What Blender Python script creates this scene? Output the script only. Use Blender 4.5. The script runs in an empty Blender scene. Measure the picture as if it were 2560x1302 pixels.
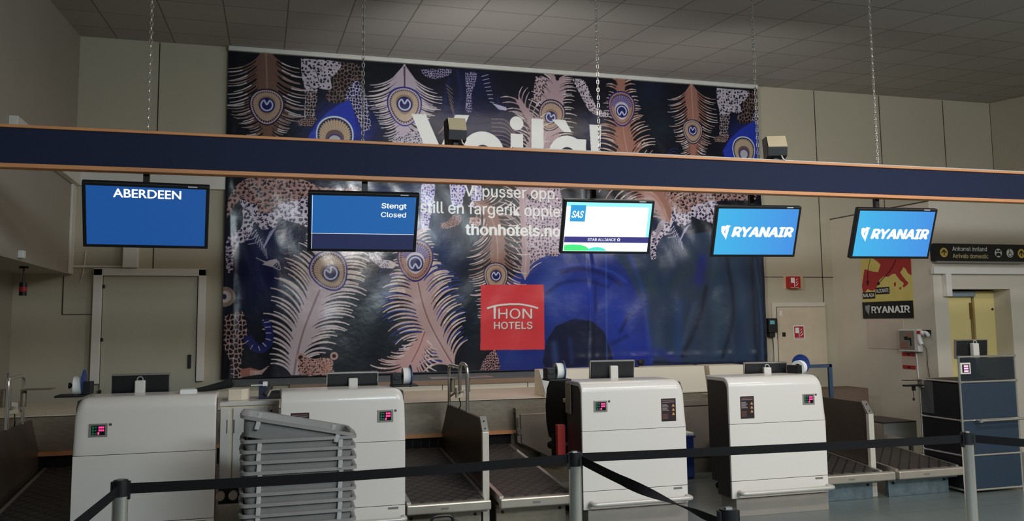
import bpy, bmesh, math, random
import numpy as np
from mathutils import Vector, Matrix, Euler
S = bpy.context.scene; COL = S.collection; R = math.radians
random.seed(3)
# ================================================================ camera
FPX = 2148.0
cd = bpy.data.cameras.new('camera'); cam = bpy.data.objects.new('camera', cd); COL.objects.link(cam); S.camera = cam
yaw, pit, rol = R(16.13), R(5.78), R(-0.642)
_f = Vector((math.sin(yaw)*math.cos(pit), math.cos(yaw)*math.cos(pit), math.sin(pit)))
_r = Vector((math.cos(yaw), -math.sin(yaw), 0)); _u = _r.cross(_f)
_r2 = _r*math.cos(rol)+_u*math.sin(rol); _u2 = _u*math.cos(rol)-_r*math.sin(rol)
cam.matrix_world = Matrix(((_r2.x, _u2.x, -_f.x, 0), (_r2.y, _u2.y, -_f.y, 0), (_r2.z, _u2.z, -_f.z, 1.6), (0, 0, 0, 1)))
cd.sensor_width = 36; cd.lens = FPX/2560*36; cd.shift_y = -62/2560; cd.clip_start = .05; cd.clip_end = 100
# ================================================================ world, lights, exposure
S.view_settings.view_transform = 'Standard'; S.view_settings.look = 'None'; S.view_settings.exposure = 0.0; S.view_settings.gamma = 1
S.view_settings.use_curve_mapping = False
w = bpy.data.worlds.new('hall_light'); S.world = w; w.use_nodes = True
w.node_tree.nodes['Background'].inputs[0].default_value = (.9, .93, 1, 1); w.node_tree.nodes['Background'].inputs[1].default_value = .05
def area(name, loc, rot, sx, sy, power, col=(1, 1, 1), spread=180):
    l = bpy.data.lights.new(name, 'AREA'); l.shape = 'RECTANGLE'; l.size = sx; l.size_y = sy; l.energy = power; l.color = col; l.spread = R(spread)
    o = bpy.data.objects.new(name, l); COL.objects.link(o); o.location = loc; o.rotation_euler = tuple(R(a) for a in rot); return o
area('hall_area_light', (2.9, -1.2, 3.62), (62, 0, -12), 3.6, .6, 215, (.76, .92, 1.0))
area('hall_area_light', (8.6, -0.6, 3.7), (58, 0, 8), 2.4, .5, 95, (.95, .96, 1.0))  # added to brighten the entry side, stands for no known lamp
area('ceiling_lamp_light', (4.9, 3.2, 4.2), (0, 0, 0), 3.6, .35, 130, (1, .97, .93))
area('ceiling_lamp_light', (4.4, 1.0, 4.0), (0, 0, 0), 5.5, .35, 115, (1, .97, .93))
area('desk_fill_light', (3.4, 8.3, 4.5), (0, 0, 0), 3.2, .25, 30, (1, .9, .78))  # unseen fill light under the ceiling, warms the low wall behind the desks
# ================================================================ materials
def srgb(c): return tuple((v/255/12.92 if v/255 <= .04045 else ((v/255+.055)/1.055)**2.4) for v in c[:3])+(1,)
MATS = {}
def mat(name, c, rough=.6, metal=0., noise=.06, scale=8., bump=0., bscale=60., emit=0., coat=0., spec=.5, stretch=None):
    if name in MATS: return MATS[name]
    m = bpy.data.materials.new(name); m.use_nodes = True; nt = m.node_tree; b = nt.nodes['Principled BSDF']; N = nt.nodes.new
    tc = N('ShaderNodeTexCoord'); vec = tc.outputs['Object']
    if stretch:
        mp = N('ShaderNodeMapping'); mp.inputs['Scale'].default_value = stretch; nt.links.new(vec, mp.inputs[0]); vec = mp.outputs[0]
    nz = N('ShaderNodeTexNoise'); nz.inputs['Scale'].default_value = scale; nz.inputs['Detail'].default_value = 4; nt.links.new(vec, nz.inputs[0])
    mx = N('ShaderNodeMix'); mx.data_type = 'RGBA'; k = srgb(c)
    mx.inputs[6].default_value = tuple(v*(1-noise*2) for v in k[:3])+(1,); mx.inputs[7].default_value = tuple(min(1, v*(1+noise*2)) for v in k[:3])+(1,)
    nt.links.new(nz.outputs[0], mx.inputs[0]); nt.links.new(mx.outputs[2], b.inputs['Base Color'])
    b.inputs['Roughness'].default_value = rough; b.inputs['Metallic'].default_value = metal; b.inputs['Coat Weight'].default_value = coat; b.inputs['Specular IOR Level'].default_value = spec
    if emit: nt.links.new(mx.outputs[2], b.inputs['Emission Color']); b.inputs['Emission Strength'].default_value = emit
    if bump:
        n2 = N('ShaderNodeTexNoise'); n2.inputs['Scale'].default_value = bscale; nt.links.new(vec, n2.inputs[0]); bp = N('ShaderNodeBump'); bp.inputs['Strength'].default_value = bump; bp.inputs['Distance'].default_value = .01
        nt.links.new(n2.outputs[0], bp.inputs['Height']); nt.links.new(bp.outputs[0], b.inputs['Normal'])
    MATS[name] = m; return m
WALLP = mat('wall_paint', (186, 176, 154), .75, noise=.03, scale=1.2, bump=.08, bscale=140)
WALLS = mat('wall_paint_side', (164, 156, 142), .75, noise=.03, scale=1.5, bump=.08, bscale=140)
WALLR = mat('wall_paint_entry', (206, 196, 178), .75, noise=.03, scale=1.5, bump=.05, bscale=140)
GROOVE = mat('panel_joint', (60, 50, 40), .9)
TRIMW = mat('white_trim_paint', (222, 216, 206), .5, noise=.02)
DOORP = mat('door_paint', (184, 178, 158), .55, noise=.02, scale=2)
YEL = mat('yellow_door_paint', (226, 206, 138), .55, noise=.02, scale=2)
BLACK = mat('black_plastic', (18, 18, 20), .45, noise=.05)
BLACKM = mat('black_matte_metal', (12, 12, 14), .5)
BLKFAB = mat('black_fabric', (16, 16, 18), .9, noise=.15, scale=60, bump=.3, bscale=400)
WEB = mat('black_webbing', (8, 9, 12), .8, noise=.1, scale=40, spec=.25)
LAM = mat('white_laminate', (226, 219, 211), .3, noise=.012, scale=2, coat=.25)
LAMD = mat('dark_laminate_side', (52, 46, 46), .5, noise=.05, scale=5)
BEIGEC = mat('beige_coated_panel', (226, 212, 190), .45, noise=.02, scale=2)
STEEL = mat('brushed_stainless', (170, 162, 150), .38, 1., noise=.08, scale=9, stretch=(1, 1, 14))
PLINTH = mat('satin_plinth', (168, 160, 150), .4, .45, noise=.06, scale=5)
STEELD = mat('scuffed_stainless', (150, 138, 120), .42, .55, noise=.14, scale=6, stretch=(3, 3, 8))
CHROME = mat('polished_steel', (222, 218, 210), .2, .85, noise=.02)
ALU = mat('anodised_aluminium', (196, 194, 188), .35, .9, noise=.04)
GALV = mat('galvanised_plate', (130, 146, 152), .45, .7, noise=.25, scale=14)
ORANGE = mat('orange_wood_edge', (214, 146, 96), .5, noise=.12, scale=5, stretch=(1, 8, 8))
NAVYF = mat('navy_fascia_fabric', (20, 30, 60), .85, noise=.08, scale=150, bump=.1, bscale=500)
BROWNW = mat('brown_wood_board', (150, 120, 96), .6, noise=.15, scale=4, stretch=(1, 6, 6))
GREYSTRIP = mat('grey_pelmet', (92, 92, 92), .6, noise=.04)
ROLLW = mat('white_paper_roll', (240, 238, 234), .7, noise=.01)
BLUEP = mat('blue_plastic', (30, 58, 128), .4, noise=.05)
NAVYP = mat('navy_plastic', (26, 30, 62), .45)
RED = mat('red_panel', (200, 58, 50), .5, noise=.04)
REDS = mat('red_sign', (176, 30, 36), .5)
GREYTRAY = mat('grey_tray_plastic', (140, 137, 134), .5, noise=.05, scale=12, bump=.05, bscale=80)
USM = mat('blue_grey_panel', (40, 56, 72), .38, noise=.03, scale=2)
USMD = mat('dark_cabinet_side', (20, 20, 22), .5)
BSTEEL = mat('blue_painted_steel', (62, 84, 112), .45)
WHITE = mat('white_print', (235, 235, 232), .5, noise=.01)
SIGNBK = mat('sign_black', (12, 14, 18), .4)
SIGNY = mat('sign_yellow', (226, 190, 92), .5)
MAPY = mat('map_yellow', (214, 196, 112), .5); MAPR = mat('map_red', (168, 48, 48), .5)
PSTK = mat('sticker_maroon_black', (44, 30, 36), .4); STKT = mat('sticker_text', (178, 160, 160), .5); STKO = mat('sticker_orange', (214, 150, 90), .5)
LEDG = mat('led_green', (30, 90, 66), .4, emit=.35); LEDP = mat('led_pink', (240, 60, 130), .4, emit=1.3); LEDF = mat('display_frame', (150, 144, 134), .4, .3)
DARKGLASS = mat('dark_display', (16, 22, 24), .2)
RUBBER = mat('black_rubber', (14, 14, 14), .8)
LEDW = mat('lamp_lid', (206, 186, 152), .6, noise=.02)
TOOLG = mat('dark_green_case', (40, 56, 50), .5)
DARKFR = mat('dark_fringe', (20, 18, 17), .95)
def floor_mat():
    m = mat('floor_vinyl', (100, 108, 106), .3, noise=.05, scale=2.5, spec=.4); nt = m.node_tree; b = nt.nodes['Principled BSDF']; N = nt.nodes.new
    br = N('ShaderNodeTexBrick'); br.offset = 0; br.inputs['Scale'].default_value = 1; br.inputs['Brick Width'].default_value = .6; br.inputs['Row Height'].default_value = .6; br.inputs['Mortar Size'].default_value = .004
    br.inputs['Mortar'].default_value = srgb((84, 84, 78)); tc = [n for n in nt.nodes if n.type == 'TEX_COORD'][0]; mp = N('ShaderNodeMapping'); mp.inputs['Location'].default_value = (-.14, -.12, 0); nt.links.new(tc.outputs['Object'], mp.inputs[0]); nt.links.new(mp.outputs[0], br.inputs[0])
    mx = [n for n in nt.nodes if n.type == 'MIX'][0]; nt.links.new(mx.outputs[2], br.inputs['Color1']); nt.links.new(mx.outputs[2], br.inputs['Color2']); nt.links.new(br.outputs[0], b.inputs['Base Color']); return m
def ceil_mat():
    m = mat('ceiling_tile', (182, 176, 168), .9, noise=.035, scale=.9); nt = m.node_tree; b = nt.nodes['Principled BSDF']; N = nt.nodes.new
    br = N('ShaderNodeTexBrick'); br.offset = 0; br.inputs['Scale'].default_value = 1; br.inputs['Brick Width'].default_value = .6; br.inputs['Row Height'].default_value = .63; br.inputs['Mortar Size'].default_value = .009; br.inputs['Mortar Smooth'].default_value = .6
    br.inputs['Mortar'].default_value = srgb((122, 116, 110)); br.inputs['Color1'].default_value = srgb((182, 179, 174)); br.inputs["Color2"].default_value = srgb((172, 169, 164)); br.inputs['Bias'].default_value = 0
    tc = [n for n in nt.nodes if n.type == 'TEX_COORD'][0]; mp = N('ShaderNodeMapping'); mp.inputs['Location'].default_value = (-.18, -.3, 0); nt.links.new(tc.outputs['Object'], mp.inputs[0]); nt.links.new(mp.outputs[0], br.inputs[0]); nt.links.new(br.outputs[0], b.inputs['Base Color']); return m
def belt_mat():
    m = mat('ribbed_conveyor_belt', (58, 52, 47), .55, noise=.12, scale=5); nt = m.node_tree; b = nt.nodes['Principled BSDF']; N = nt.nodes.new
    tc = [n for n in nt.nodes if n.type == 'TEX_COORD'][0]; sp = N('ShaderNodeSeparateXYZ'); nt.links.new(tc.outputs['Object'], sp.inputs[0])
    def mth(op, a, bb=None):
        n = N('ShaderNodeMath'); n.operation = op
        for i, v in ((0, a), (1, bb)):
            if v is None: continue
            if hasattr(v, 'links'): nt.links.new(v, n.inputs[i])
            else: n.inputs[i].default_value = v
        return n.outputs[0]
    hs = []
    for sg in (1, -1):
        s = mth('ADD', sp.outputs[0], mth('MULTIPLY', sp.outputs[1], sg*.9)); s = mth('FRACT', mth('DIVIDE', mth('ADD', s, 20.), .11)); hs.append(mth('ABSOLUTE', mth('SUBTRACT', s, .5)))
    h = mth('MAXIMUM', hs[0], hs[1]); line = mth('SMOOTHSTEP' if False else 'GREATER_THAN', h, .41)
    bp = N('ShaderNodeBump'); bp.inputs['Strength'].default_value = .7; bp.inputs['Distance'].default_value = .006; bp.invert = True; nt.links.new(h, bp.inputs['Height']); nt.links.new(bp.outputs[0], b.inputs['Normal'])
    mx = [n for n in nt.nodes if n.type == 'MIX'][0]; m2 = N('ShaderNodeMix'); m2.data_type = 'RGBA'; nt.links.new(line, m2.inputs[0]); nt.links.new(mx.outputs[2], m2.inputs[6]); m2.inputs[7].default_value = srgb((22, 20, 19)); nt.links.new(m2.outputs[2], b.inputs['Base Color']); return m
FLOORM, CEILM, BELTM = floor_mat(), ceil_mat(), belt_mat()
def glass_mat():
    m = bpy.data.materials.new('smoked_acrylic'); m.use_nodes = True; b = m.node_tree.nodes['Principled BSDF']; b.inputs['Base Color'].default_value = srgb((70, 76, 82)); b.inputs['Transmission Weight'].default_value = .6; b.inputs['Roughness'].default_value = .12; b.inputs['IOR'].default_value = 1.1; return m
ACRYL = glass_mat()
# ================================================================ mesh helpers
class MB:
    def __init__(s): s.v = []; s.f = []; s.m = []
    def add(s, vs, fs, m=0):
        k = len(s.v); s.v += [tuple(v) for v in vs]; s.f += [tuple(i+k for i in f) for f in fs]; s.m += [m]*len(fs); return s
    def box(s, x0, x1, y0, y1, z0, z1, m=0, rot=None):
        vs = [Vector((x, y, z)) for z in (z0, z1) for x, y in ((x0, y0), (x1, y0), (x1, y1), (x0, y1))]
        if rot: c = sum(vs, Vector())/8; vs = [c+rot@(v-c) for v in vs]
        return s.add(vs, [(0, 3, 2, 1), (4, 5, 6, 7), (0, 1, 5, 4), (1, 2, 6, 5), (2, 3, 7, 6), (3, 0, 4, 7)], m)
    def prism(s, pts, axis, a, b, m=0):
        mk = {'x': lambda t, p: (t, p[0], p[1]), 'y': lambda t, p: (p[0], t, p[1]), 'z': lambda t, p: (p[0], p[1], t)}[axis]; n = len(pts)
        ar = sum(pts[i][0]*pts[(i+1) % n][1]-pts[(i+1) % n][0]*pts[i][1] for i in range(n)); P = list(pts) if ar > 0 else list(pts)[::-1]
        if axis == 'y': P = P[::-1]
        vs = [mk(a, p) for p in P]+[mk(b, p) for p in P]
        return s.add(vs, [tuple(range(n))[::-1], tuple(range(n, 2*n))]+[(i, (i+1) % n, (i+1) % n+n, i+n) for i in range(n)], m)
    def tube(s, path, r, n=10, m=0, sm=True, closed=False):
        P = [Vector(p) for p in path]
        if sm and len(P) > 2: P = catmull(P, closed)
        rings = []; up = None; L = len(P)
        for i, p in enumerate(P):
            t = (P[(i+1) % L]-P[i-1]) if closed else (P[min(i+1, L-1)]-P[max(i-1, 0)]); t.normalize()
            if up is None: up = Vector((0, 0, 1)) if abs(t.z) < .9 else Vector((1, 0, 0))
            a = t.cross(up).normalized(); up = a.cross(t).normalized(); rr = r(i/(L-1)) if callable(r) else r
            rings.append([p+(a*math.cos(k*2*math.pi/n)+up*math.sin(k*2*math.pi/n))*rr for k in range(n)])
        vs = [v for q in rings for v in q]; fs = []; M = L if closed else L-1
        for i in range(M):
            j = (i+1) % L
            for k in range(n): fs.append((i*n+k, i*n+(k+1) % n, j*n+(k+1) % n, j*n+k))
        if not closed: fs += [tuple(range(n))[::-1], tuple(range((L-1)*n, L*n))]
        return s.add(vs, fs, m)
    def cyl(s, a, b, r, n=24, m=0, r2=None):
        r2 = r if r2 is None else r2; return s.tube([a, b], lambda t: r+(r2-r)*t, n, m, sm=False)
    def ring(s, c, axis, r0, r1, h0, h1, n=32, m=0):
        A = {'x': (1, 2, 0), 'y': (0, 2, 1), 'z': (0, 1, 2)}[axis]; vs = []
        for rr, hh in ((r0, h0), (r1, h0), (r1, h1), (r0, h1)):
            for k in range(n):
                v = [0, 0, 0]; t = k*2*math.pi/n; v[A[0]] = c[A[0]]+rr*math.cos(t); v[A[1]] = c[A[1]]+rr*math.sin(t); v[A[2]] = c[A[2]]+hh; vs.append(v)
        return s.add(vs, [(q*n+k, q*n+(k+1) % n, ((q+1) % 4)*n+(k+1) % n, ((q+1) % 4)*n+k) for q in range(4) for k in range(n)], m)
    def xf(s, M): s.v = [tuple(M@Vector(v)) for v in s.v]; return s
    def build(s, name, mats, parent=None, bevel=0., smooth=False, off=None):
        if not isinstance(mats, (list, tuple)): mats = [mats]
        o0 = Vector(off) if off is not None else Vector((0, 0, 0))
        me = bpy.data.meshes.new(name); me.from_pydata([tuple(Vector(v)-o0) for v in s.v], [], s.f); me.update()
        for q in mats: me.materials.append(q)
        me.polygons.foreach_set('material_index', s.m)
        b = bmesh.new(); b.from_mesh(me); bmesh.ops.recalc_face_normals(b, faces=b.faces); b.to_mesh(me); b.free()
        if smooth:
            me.polygons.foreach_set('use_smooth', [True]*len(me.polygons)); me.set_sharp_from_angle(angle=R(38))
        o = bpy.data.objects.new(name, me); COL.objects.link(o)
        if parent: o.parent = parent
        elif off is not None: o.location = o0
        if bevel:
            md = o.modifiers.new('edge', 'BEVEL'); md.width = bevel; md.segments = 2; md.limit_method = 'ANGLE'; md.angle_limit = R(40)
        return o
def catmull(P, closed=False, k=6):
    out = []; n = len(P); rng_ = range(n) if closed else range(n-1)
    for i in rng_:
        g = (lambda j: P[j % n]) if closed else (lambda j: P[j] if 0 <= j < n else (2*P[0]-P[1] if j < 0 else 2*P[-1]-P[-2]))
        a, b, c, d = g(i-1), g(i), g(i+1), g(i+2)
        for q in range(k):
            u = q/k; out.append(.5*((2*b)+(c-a)*u+(2*a-5*b+4*c-d)*u*u+(3*b-3*c+d-a)*u**3))
    if not closed: out.append(P[-1])
    return out
def tag(o, label=None, cat=None, group=None, kind=None):
    if label: o['label'] = label
    if cat: o['category'] = cat
    if group: o['group'] = group
    if kind: o['kind'] = kind
    return o
def thing(name, label, cat, loc=(0, 0, 0), rz=0, group=None):
    o = bpy.data.objects.new(name, None); COL.objects.link(o); o.empty_display_size = .05; o.location = loc; o.rotation_euler = (0, 0, R(rz)); return tag(o, label, cat, group)
def struct(name, mb, m, **k): return tag(mb.build(name, m, **k), kind='structure')
def copytree(o, parent=None, **over):
    c = o.copy(); COL.objects.link(c); c.parent = parent
    for ch in list(o.children): copytree(ch, c)
    return c
# lettering: font outline turned into a mesh in the local x-z plane, facing -y
_FONT = None
try:
    import os
    _fp = os.path.join(bpy.utils.resource_path('LOCAL'), 'datafiles', 'fonts', 'Inter.woff2'); _FONT = bpy.data.fonts.load(_fp) if os.path.exists(_fp) else None
except Exception: _FONT = None
def textgeo(s, bold=0., inter=True, shear=0.):
    cu = bpy.data.curves.new('t', 'FONT'); cu.body = s; cu.size = 1; cu.shear = shear; cu.resolution_u = 4
    if inter and _FONT: cu.font = _FONT
    o = bpy.data.objects.new('t', cu); COL.objects.link(o); dg = bpy.context.evaluated_depsgraph_get(); dg.update(); me = bpy.data.meshes.new_from_object(o.evaluated_get(dg))
    V = np.array([v.co[:2] for v in me.vertices]) if len(me.vertices) else np.zeros((0, 2)); F = [tuple(p.vertices) for p in me.polygons]
    bpy.data.objects.remove(o); bpy.data.curves.remove(cu); bpy.data.meshes.remove(me)
    if bold and len(V):
        n = len(V); sh = [(0, 0), (bold, 0), (-bold, 0), (0, bold*.6), (0, -bold*.6)]; V = np.vstack([V+np.array(d) for d in sh]); F = [tuple(i+n*k for i in f) for k in range(len(sh)) for f in F]
    return V, F
def letters(mb, s, x0, x1, z0, cap, y, bold=0., m=0, inter=True, shear=0., fn=None):
    V, F = textgeo(s, bold, inter, shear)
    if len(V) == 0: return mb
    ch = textgeo('H', 0, inter)[0][:,1]; k = cap/(ch.max()-ch.min()); a, b = V[:,0].min(), V[:,0].max()
    nn = max(1, len(V)//(5 if bold else 1)); vs = [(x0+(p[0]-a)/(b-a)*(x1-x0), y-.00025*(i//nn), z0+p[1]*k) for i, p in enumerate(V)]
    if fn: vs = [fn(v) for v in vs]
    return mb.add(vs, F, m)
MAPD = {'europe': [(0.018,1.922),(-0.005,2.028),(0.037,2.157),(0.067,2.245),(0.234,2.203),(0.323,2.193),(0.375,2.282),(0.334,2.32),(0.254,2.367),(0.09,2.838),(0.97,2.812),(0.914,2.119),(0.855,2.146),(0.819,2.202),(0.78,2.23),(0.748,2.187),(0.719,2.169),(0.757,2.117),(0.821,2.055),(0.853,2.034),(0.83,2.006),(0.773,1.979),(0.747,1.99),(0.777,2.028),(0.711,2.07),(0.659,2.123),(0.634,2.154),(0.576,2.152),(0.502,2.121),(0.43,2.135),(0.338,2.089),(0.303,2.03),(0.254,1.98),(0.207,1.956),(0.146,1.969),(0.109,1.986),(0.068,1.956)],'sea': [(0.177,2.363),(0.267,2.34),(0.277,2.278),(0.228,2.229),(0.106,2.247),(0.021,2.253),(-0.006,2.424),(0.035,2.632)],'isles': [[(0.596,2.036),(0.633,2.054),(0.637,2.014),(0.606,1.991)],[(0.683,1.978),(0.732,1.985),(0.708,1.947)]],'arr1': [(0.193,2.367),(0.136,2.23),(0.113,2.038)],'arr2': [(0.662,2.332),(0.552,2.204),(0.296,2.03)],'lab': [[(0.004,1.943),(0.245,1.96),(0.245,1.868),(-0.002,1.859)],[(0.255,1.996),(0.513,1.99),(0.514,1.914),(0.248,1.909)]]}
# ================================================================ the room
ZC = lambda y: 4.81-.08*(10.2-y)         # suspended ceiling rises gently towards the back wall
struct('floor', MB().box(-6, 14, -9, 11, -.12, 0), FLOORM)
cm = MB().add([(-6, -.2, 0), (14, -.2, 0), (14, 10.4, 0), (-6, 10.4, 0), (-6, -.2, .1), (14, -.2, .1), (14, 10.4, .1), (-6, 10.4, .1)], [(0, 3, 2, 1), (4, 5, 6, 7), (0, 1, 5, 4), (1, 2, 6, 5), (2, 3, 7, 6), (3, 0, 4, 7)])
ce = struct('ceiling', cm, CEILM); ce.location = (0, 0, ZC(0)); ce.rotation_euler = (math.atan(.08), 0, 0)
b = MB().box(-2.7, 11.2, 10.2, 10.4, 0, 5.0)
g = .004
for x, z0, z1 in ((-1.18, 2.24, 4.8), (7.4, 1.82, 4.8), (8.484, 2.9, 4.8), (9.603, 2.9, 4.8), (10.47, 2.9, 4.8), (-2.07, 1.74, 2.15)): b.box(x-g*1.3, x+g*1.3, 10.196, 10.21, z0, z1, 1)
for z, x0, x1 in ((2.175, 6.4, 7.57), (1.74, -2.07, -1.76)): b.box(x0, x1, 10.196, 10.21, z-g, z+g, 1)
struct('wall_back', b, [WALLP, GROOVE])
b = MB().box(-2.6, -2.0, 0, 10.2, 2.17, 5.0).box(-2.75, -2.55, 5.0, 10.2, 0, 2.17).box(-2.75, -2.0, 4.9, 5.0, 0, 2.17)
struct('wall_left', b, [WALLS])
struct('wall_corner', MB().box(10.47, 10.7, 8.35, 10.2, 2.9, 4.9).box(10.6, 10.8, -9, 10.2, 0, 4.9), [WALLP])
# entry block with the doorway
b = MB().box(7.57, 7.77, 8.35, 10.2, 0, 2.99).box(8.69, 10.6, 8.35, 10.2, 0, 2.99).box(7.77, 8.69, 8.35, 10.2, 1.94, 2.99).box(7.77, 8.69, 9.1, 10.2, 0, 1.94)
b.box(7.562, 7.572, 8.88, 9.535, 1.22, 1.6, 1).box(7.563, 7.575, 8.35, 10.2, 2.978, 2.99, 2)
struct('wall_right', b, [WALLR, mat('faded_wall_patch', (200, 184, 168), .7), GROOVE])
struct('trim_1', MB().box(-2, -.3, 10.14, 10.2, 3.135, 3.31), TRIMW, bevel=.006)
struct('trim_2', MB().box(-2, -1.93, 7.64, 10.14, 3.135, 3.31).box(-2.0, -1.975, 10.02, 10.2, 2.17, 3.135), TRIMW, bevel=.006)
struct('trim_3', MB().box(7.54, 9.6, 8.29, 8.35, 2.115, 2.195), TRIMW, bevel=.004)
# service door in the back wall
d = tag(MB().box(-1.668, -.71, 10.15, 10.2, .02, 2.15).build('door_1', DOORP), kind='structure')
MB().box(-1.765, -1.675, 10.12, 10.2, 1.0, 2.23).box(-.70, -.62, 10.12, 10.2, 1.0, 2.23).box(-1.765, -.62, 10.12, 10.2, 2.155, 2.235).build('door_frame', TRIMW, d, bevel=.005)
MB().box(-.79, -.755, 10.13, 10.16, 1.14, 1.29).build('handle', BLACKM, d, bevel=.004)
for z in (2.02, 1.45, .9): MB().box(-1.675, -1.65, 10.125, 10.155, z, z+.035).build('hinge', BLACKM, d)
# yellow double door inside the entry
d = tag(MB().box(7.77, 8.36, 8.62, 8.66, 0, 1.85).build('door_2', YEL), kind='structure')
MB().box(8.39, 8.69, 8.60, 8.64, 0, 1.92).build('narrow_leaf', YEL, d)
MB().box(8.355, 8.395, 8.63, 8.67, 0, 1.92).build('middle_joint', mat('brown_joint', (120, 92, 44), .6), d)
MB().box(8.325, 8.35, 8.6, 8.625, 1.58, 1.78).cyl((8.34, 8.61, 1.3), (8.34, 8.61, 1.6), .006, 8).build('bolt_rod', mat('brass_rod', (130, 100, 56), .4, .6), d)
MB().box(7.78, 8.38, 8.56, 8.62, 1.855, 1.92).build('closer_rail', mat('blue_grey_closer', (150, 166, 176), .4, .3), d, bevel=.004)
MB().cyl((8.655, 8.59, 1.70), (8.655, 8.60, 1.70), .014, 12).build('peephole', BLACKM, d)
tag(MB().box(7.70, 7.775, 8.28, 8.35, 1.85, 2.115).build('closer_cover', TRIMW, bevel=.006, off=(7.73, 8.3, 1.98)), 'white plastic box cover hanging below the white trim beside the doorway', 'box')
# ================================================================ hanging fascia beam
t = thing('fascia_beam', 'long navy fascia board with orange wood edges hung on chains above the desks', 'sign board', (2.5, 6.0, 2.61))
o = (2.5, 6.0, 2.61)
MB().box(-2, 9.5, 6.0, 6.05, 2.634, 2.865).build('board', NAVYF, t, off=o)
for z0, z1, n in ((2.606, 2.634, 'lower_edge'), (2.862, 2.882, 'upper_edge')): MB().box(-2, 9.5, 5.985, 6.075, z0, z1).build(n, ORANGE, t, bevel=.004, off=o)
MB().box(-2, 9.5, 6.08, 6.12, 2.68, 2.72).box(-2, 9.5, 6.05, 6.09, 2.69, 2.71).build('rear_rail', BLACKM, t, off=o)
MB().box(1.75, 9.5, 6.0, 6.05, 2.882, 2.892).build('cable_strip', mat('grey_cable_strip', (190, 188, 182), .5), t, off=o)
def chain(x, label, dark=False):
    mb = MB(); z = 2.88; top = ZC(6.09)-.01; k = 0
    while z < top:
        pts = []; q = .0115
        for j in range(10):
            a = j*2*math.pi/10; u = math.cos(a)*q*.8; vz = math.sin(a)*.021; pts.append((x+u, 6.09, z+.018+vz) if k % 2 == 0 else (x, 6.09+u, z+.018+vz))
        mb.tube(pts, .0032, 5, closed=True, sm=False); z += .031; k += 1
    o = mb.build('chain', CHROME if not dark else mat('dull_chain', (150, 146, 138), .45, .8), off=(x, 6.09, 2.88), smooth=True)
    tag(o, label, 'chain', 'chains holding the fascia beam')
for x, l, dk in ((-.762, 'steel chain holding the navy beam above the Aberdeen screen', 0), (.66, 'thin dull chain holding the navy beam above the closed-desk screen', 1), (2.47, 'steel chain holding the navy beam beside the exclamation mark of the banner', 0), (3.86, "dull chain holding the navy beam along the banner's edge", 1), (5.022, 'bright chain holding the navy beam between bare wall panels', 0)): chain(x, l, dk)
def lamp(x0, x1, label, yw):
    xc = (x0+x1)/2; t = thing('floodlight', label, 'lamp', (xc, 6.06, 2.892), yw); w_ = (x1-x0)/2
    h = MB().prism([(-.06, .03), (.07, .0), (.10, .20), (-.02, .20), (-.075, .105)], 'x', -w_, w_).build('housing', BLACKM, t, bevel=.004)
    MB().prism([(-.079, .104), (-.025, .202), (-.021, .199), (-.074, .101)], 'x', -w_*.93, w_*.99).build('front_glass', LEDW, t)
    MB().box(-.02, .02, -.02, .03, -.03, .03).cyl((.01, .0, .0), (.01, .0, .05), .012, 10).build('bracket', BLACKM, t)
    MB().tube([(.03, -.07, .03), (.035, -.085, .005), (.06, -.06, -.01), (.07, -.03, -.012)], .005, 6).build('cable', WHITE, t)
    return t
lamp(1.262, 1.398, 'black floodlight on the navy beam in front of the banner lettering', 0)
lamp(3.926, 4.085, 'black floodlight on the navy beam in front of the bare beige wall', -18)
for x in (1.33, 4.0):
    l = bpy.data.lights.new('floodlight_beam', 'SPOT'); l.energy = 260 if x < 2 else 100; l.spot_size = R(108 if x < 2 else 96); l.spot_blend = 1; l.shadow_soft_size = .12; l.color = (1, .97, .93)
    o = bpy.data.objects.new('floodlight_beam', l); COL.objects.link(o); o.location = (x, 6.3, 3.14); o.rotation_euler = (R(93), 0, R(-24 if x < 2 else -26))
# ================================================================ the banner
# ---------------------------------------------------------------- banner print: drawn in numpy, stored as point colours on the cloth mesh
BW, BH, PPM = 6.89, 3.75, 400           # metres, canvas points per metre (halved before use)
CW, CH = int(BW*PPM), int(BH*PPM)
CAN = np.zeros((CH, CW, 3), np.float32); CAN[:] = np.array((11, 14, 26), np.float32)/255
rng = np.random.RandomState(7)
def _box(x0, x1, y0, y1):
    a, b = max(0, int(x0*PPM)-1), min(CW, int(x1*PPM)+2); c, d = max(0, int(y0*PPM)-1), min(CH, int(y1*PPM)+2)
    if a >= b or c >= d: return None
    return a, b, c, d, (np.arange(a, b)+.5)[None, :]/PPM, (np.arange(c, d)+.5)[:, None]/PPM
def polymask(pts):
    p = np.array(pts, float); bx = _box(p[:,0].min(), p[:,0].max(), p[:,1].min(), p[:,1].max())
    if bx is None: return None
    a, b, c, d, X, Y = bx; m = np.zeros((d-c, b-a), bool); q = np.roll(p, -1, 0)
    for (x0, y0), (x1, y1) in zip(p, q):
        if y0 == y1: continue
        r0, r1 = sorted((y0, y1)); rows = np.nonzero((Y[:,0] > r0) & (Y[:,0] <= r1))[0]
        if len(rows) == 0: continue
        xs = x0+(Y[rows,0]-y0)*(x1-x0)/(y1-y0)
        m[rows] ^= X < xs[:, None]
    return a, b, c, d, m, X, Y
def fillpoly(pts, col):
    r = polymask(pts)
    if r is None: return
    a, b, c, d, m = r[:5]; CAN[c:d, a:b][m] = np.array(col)/255.
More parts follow.
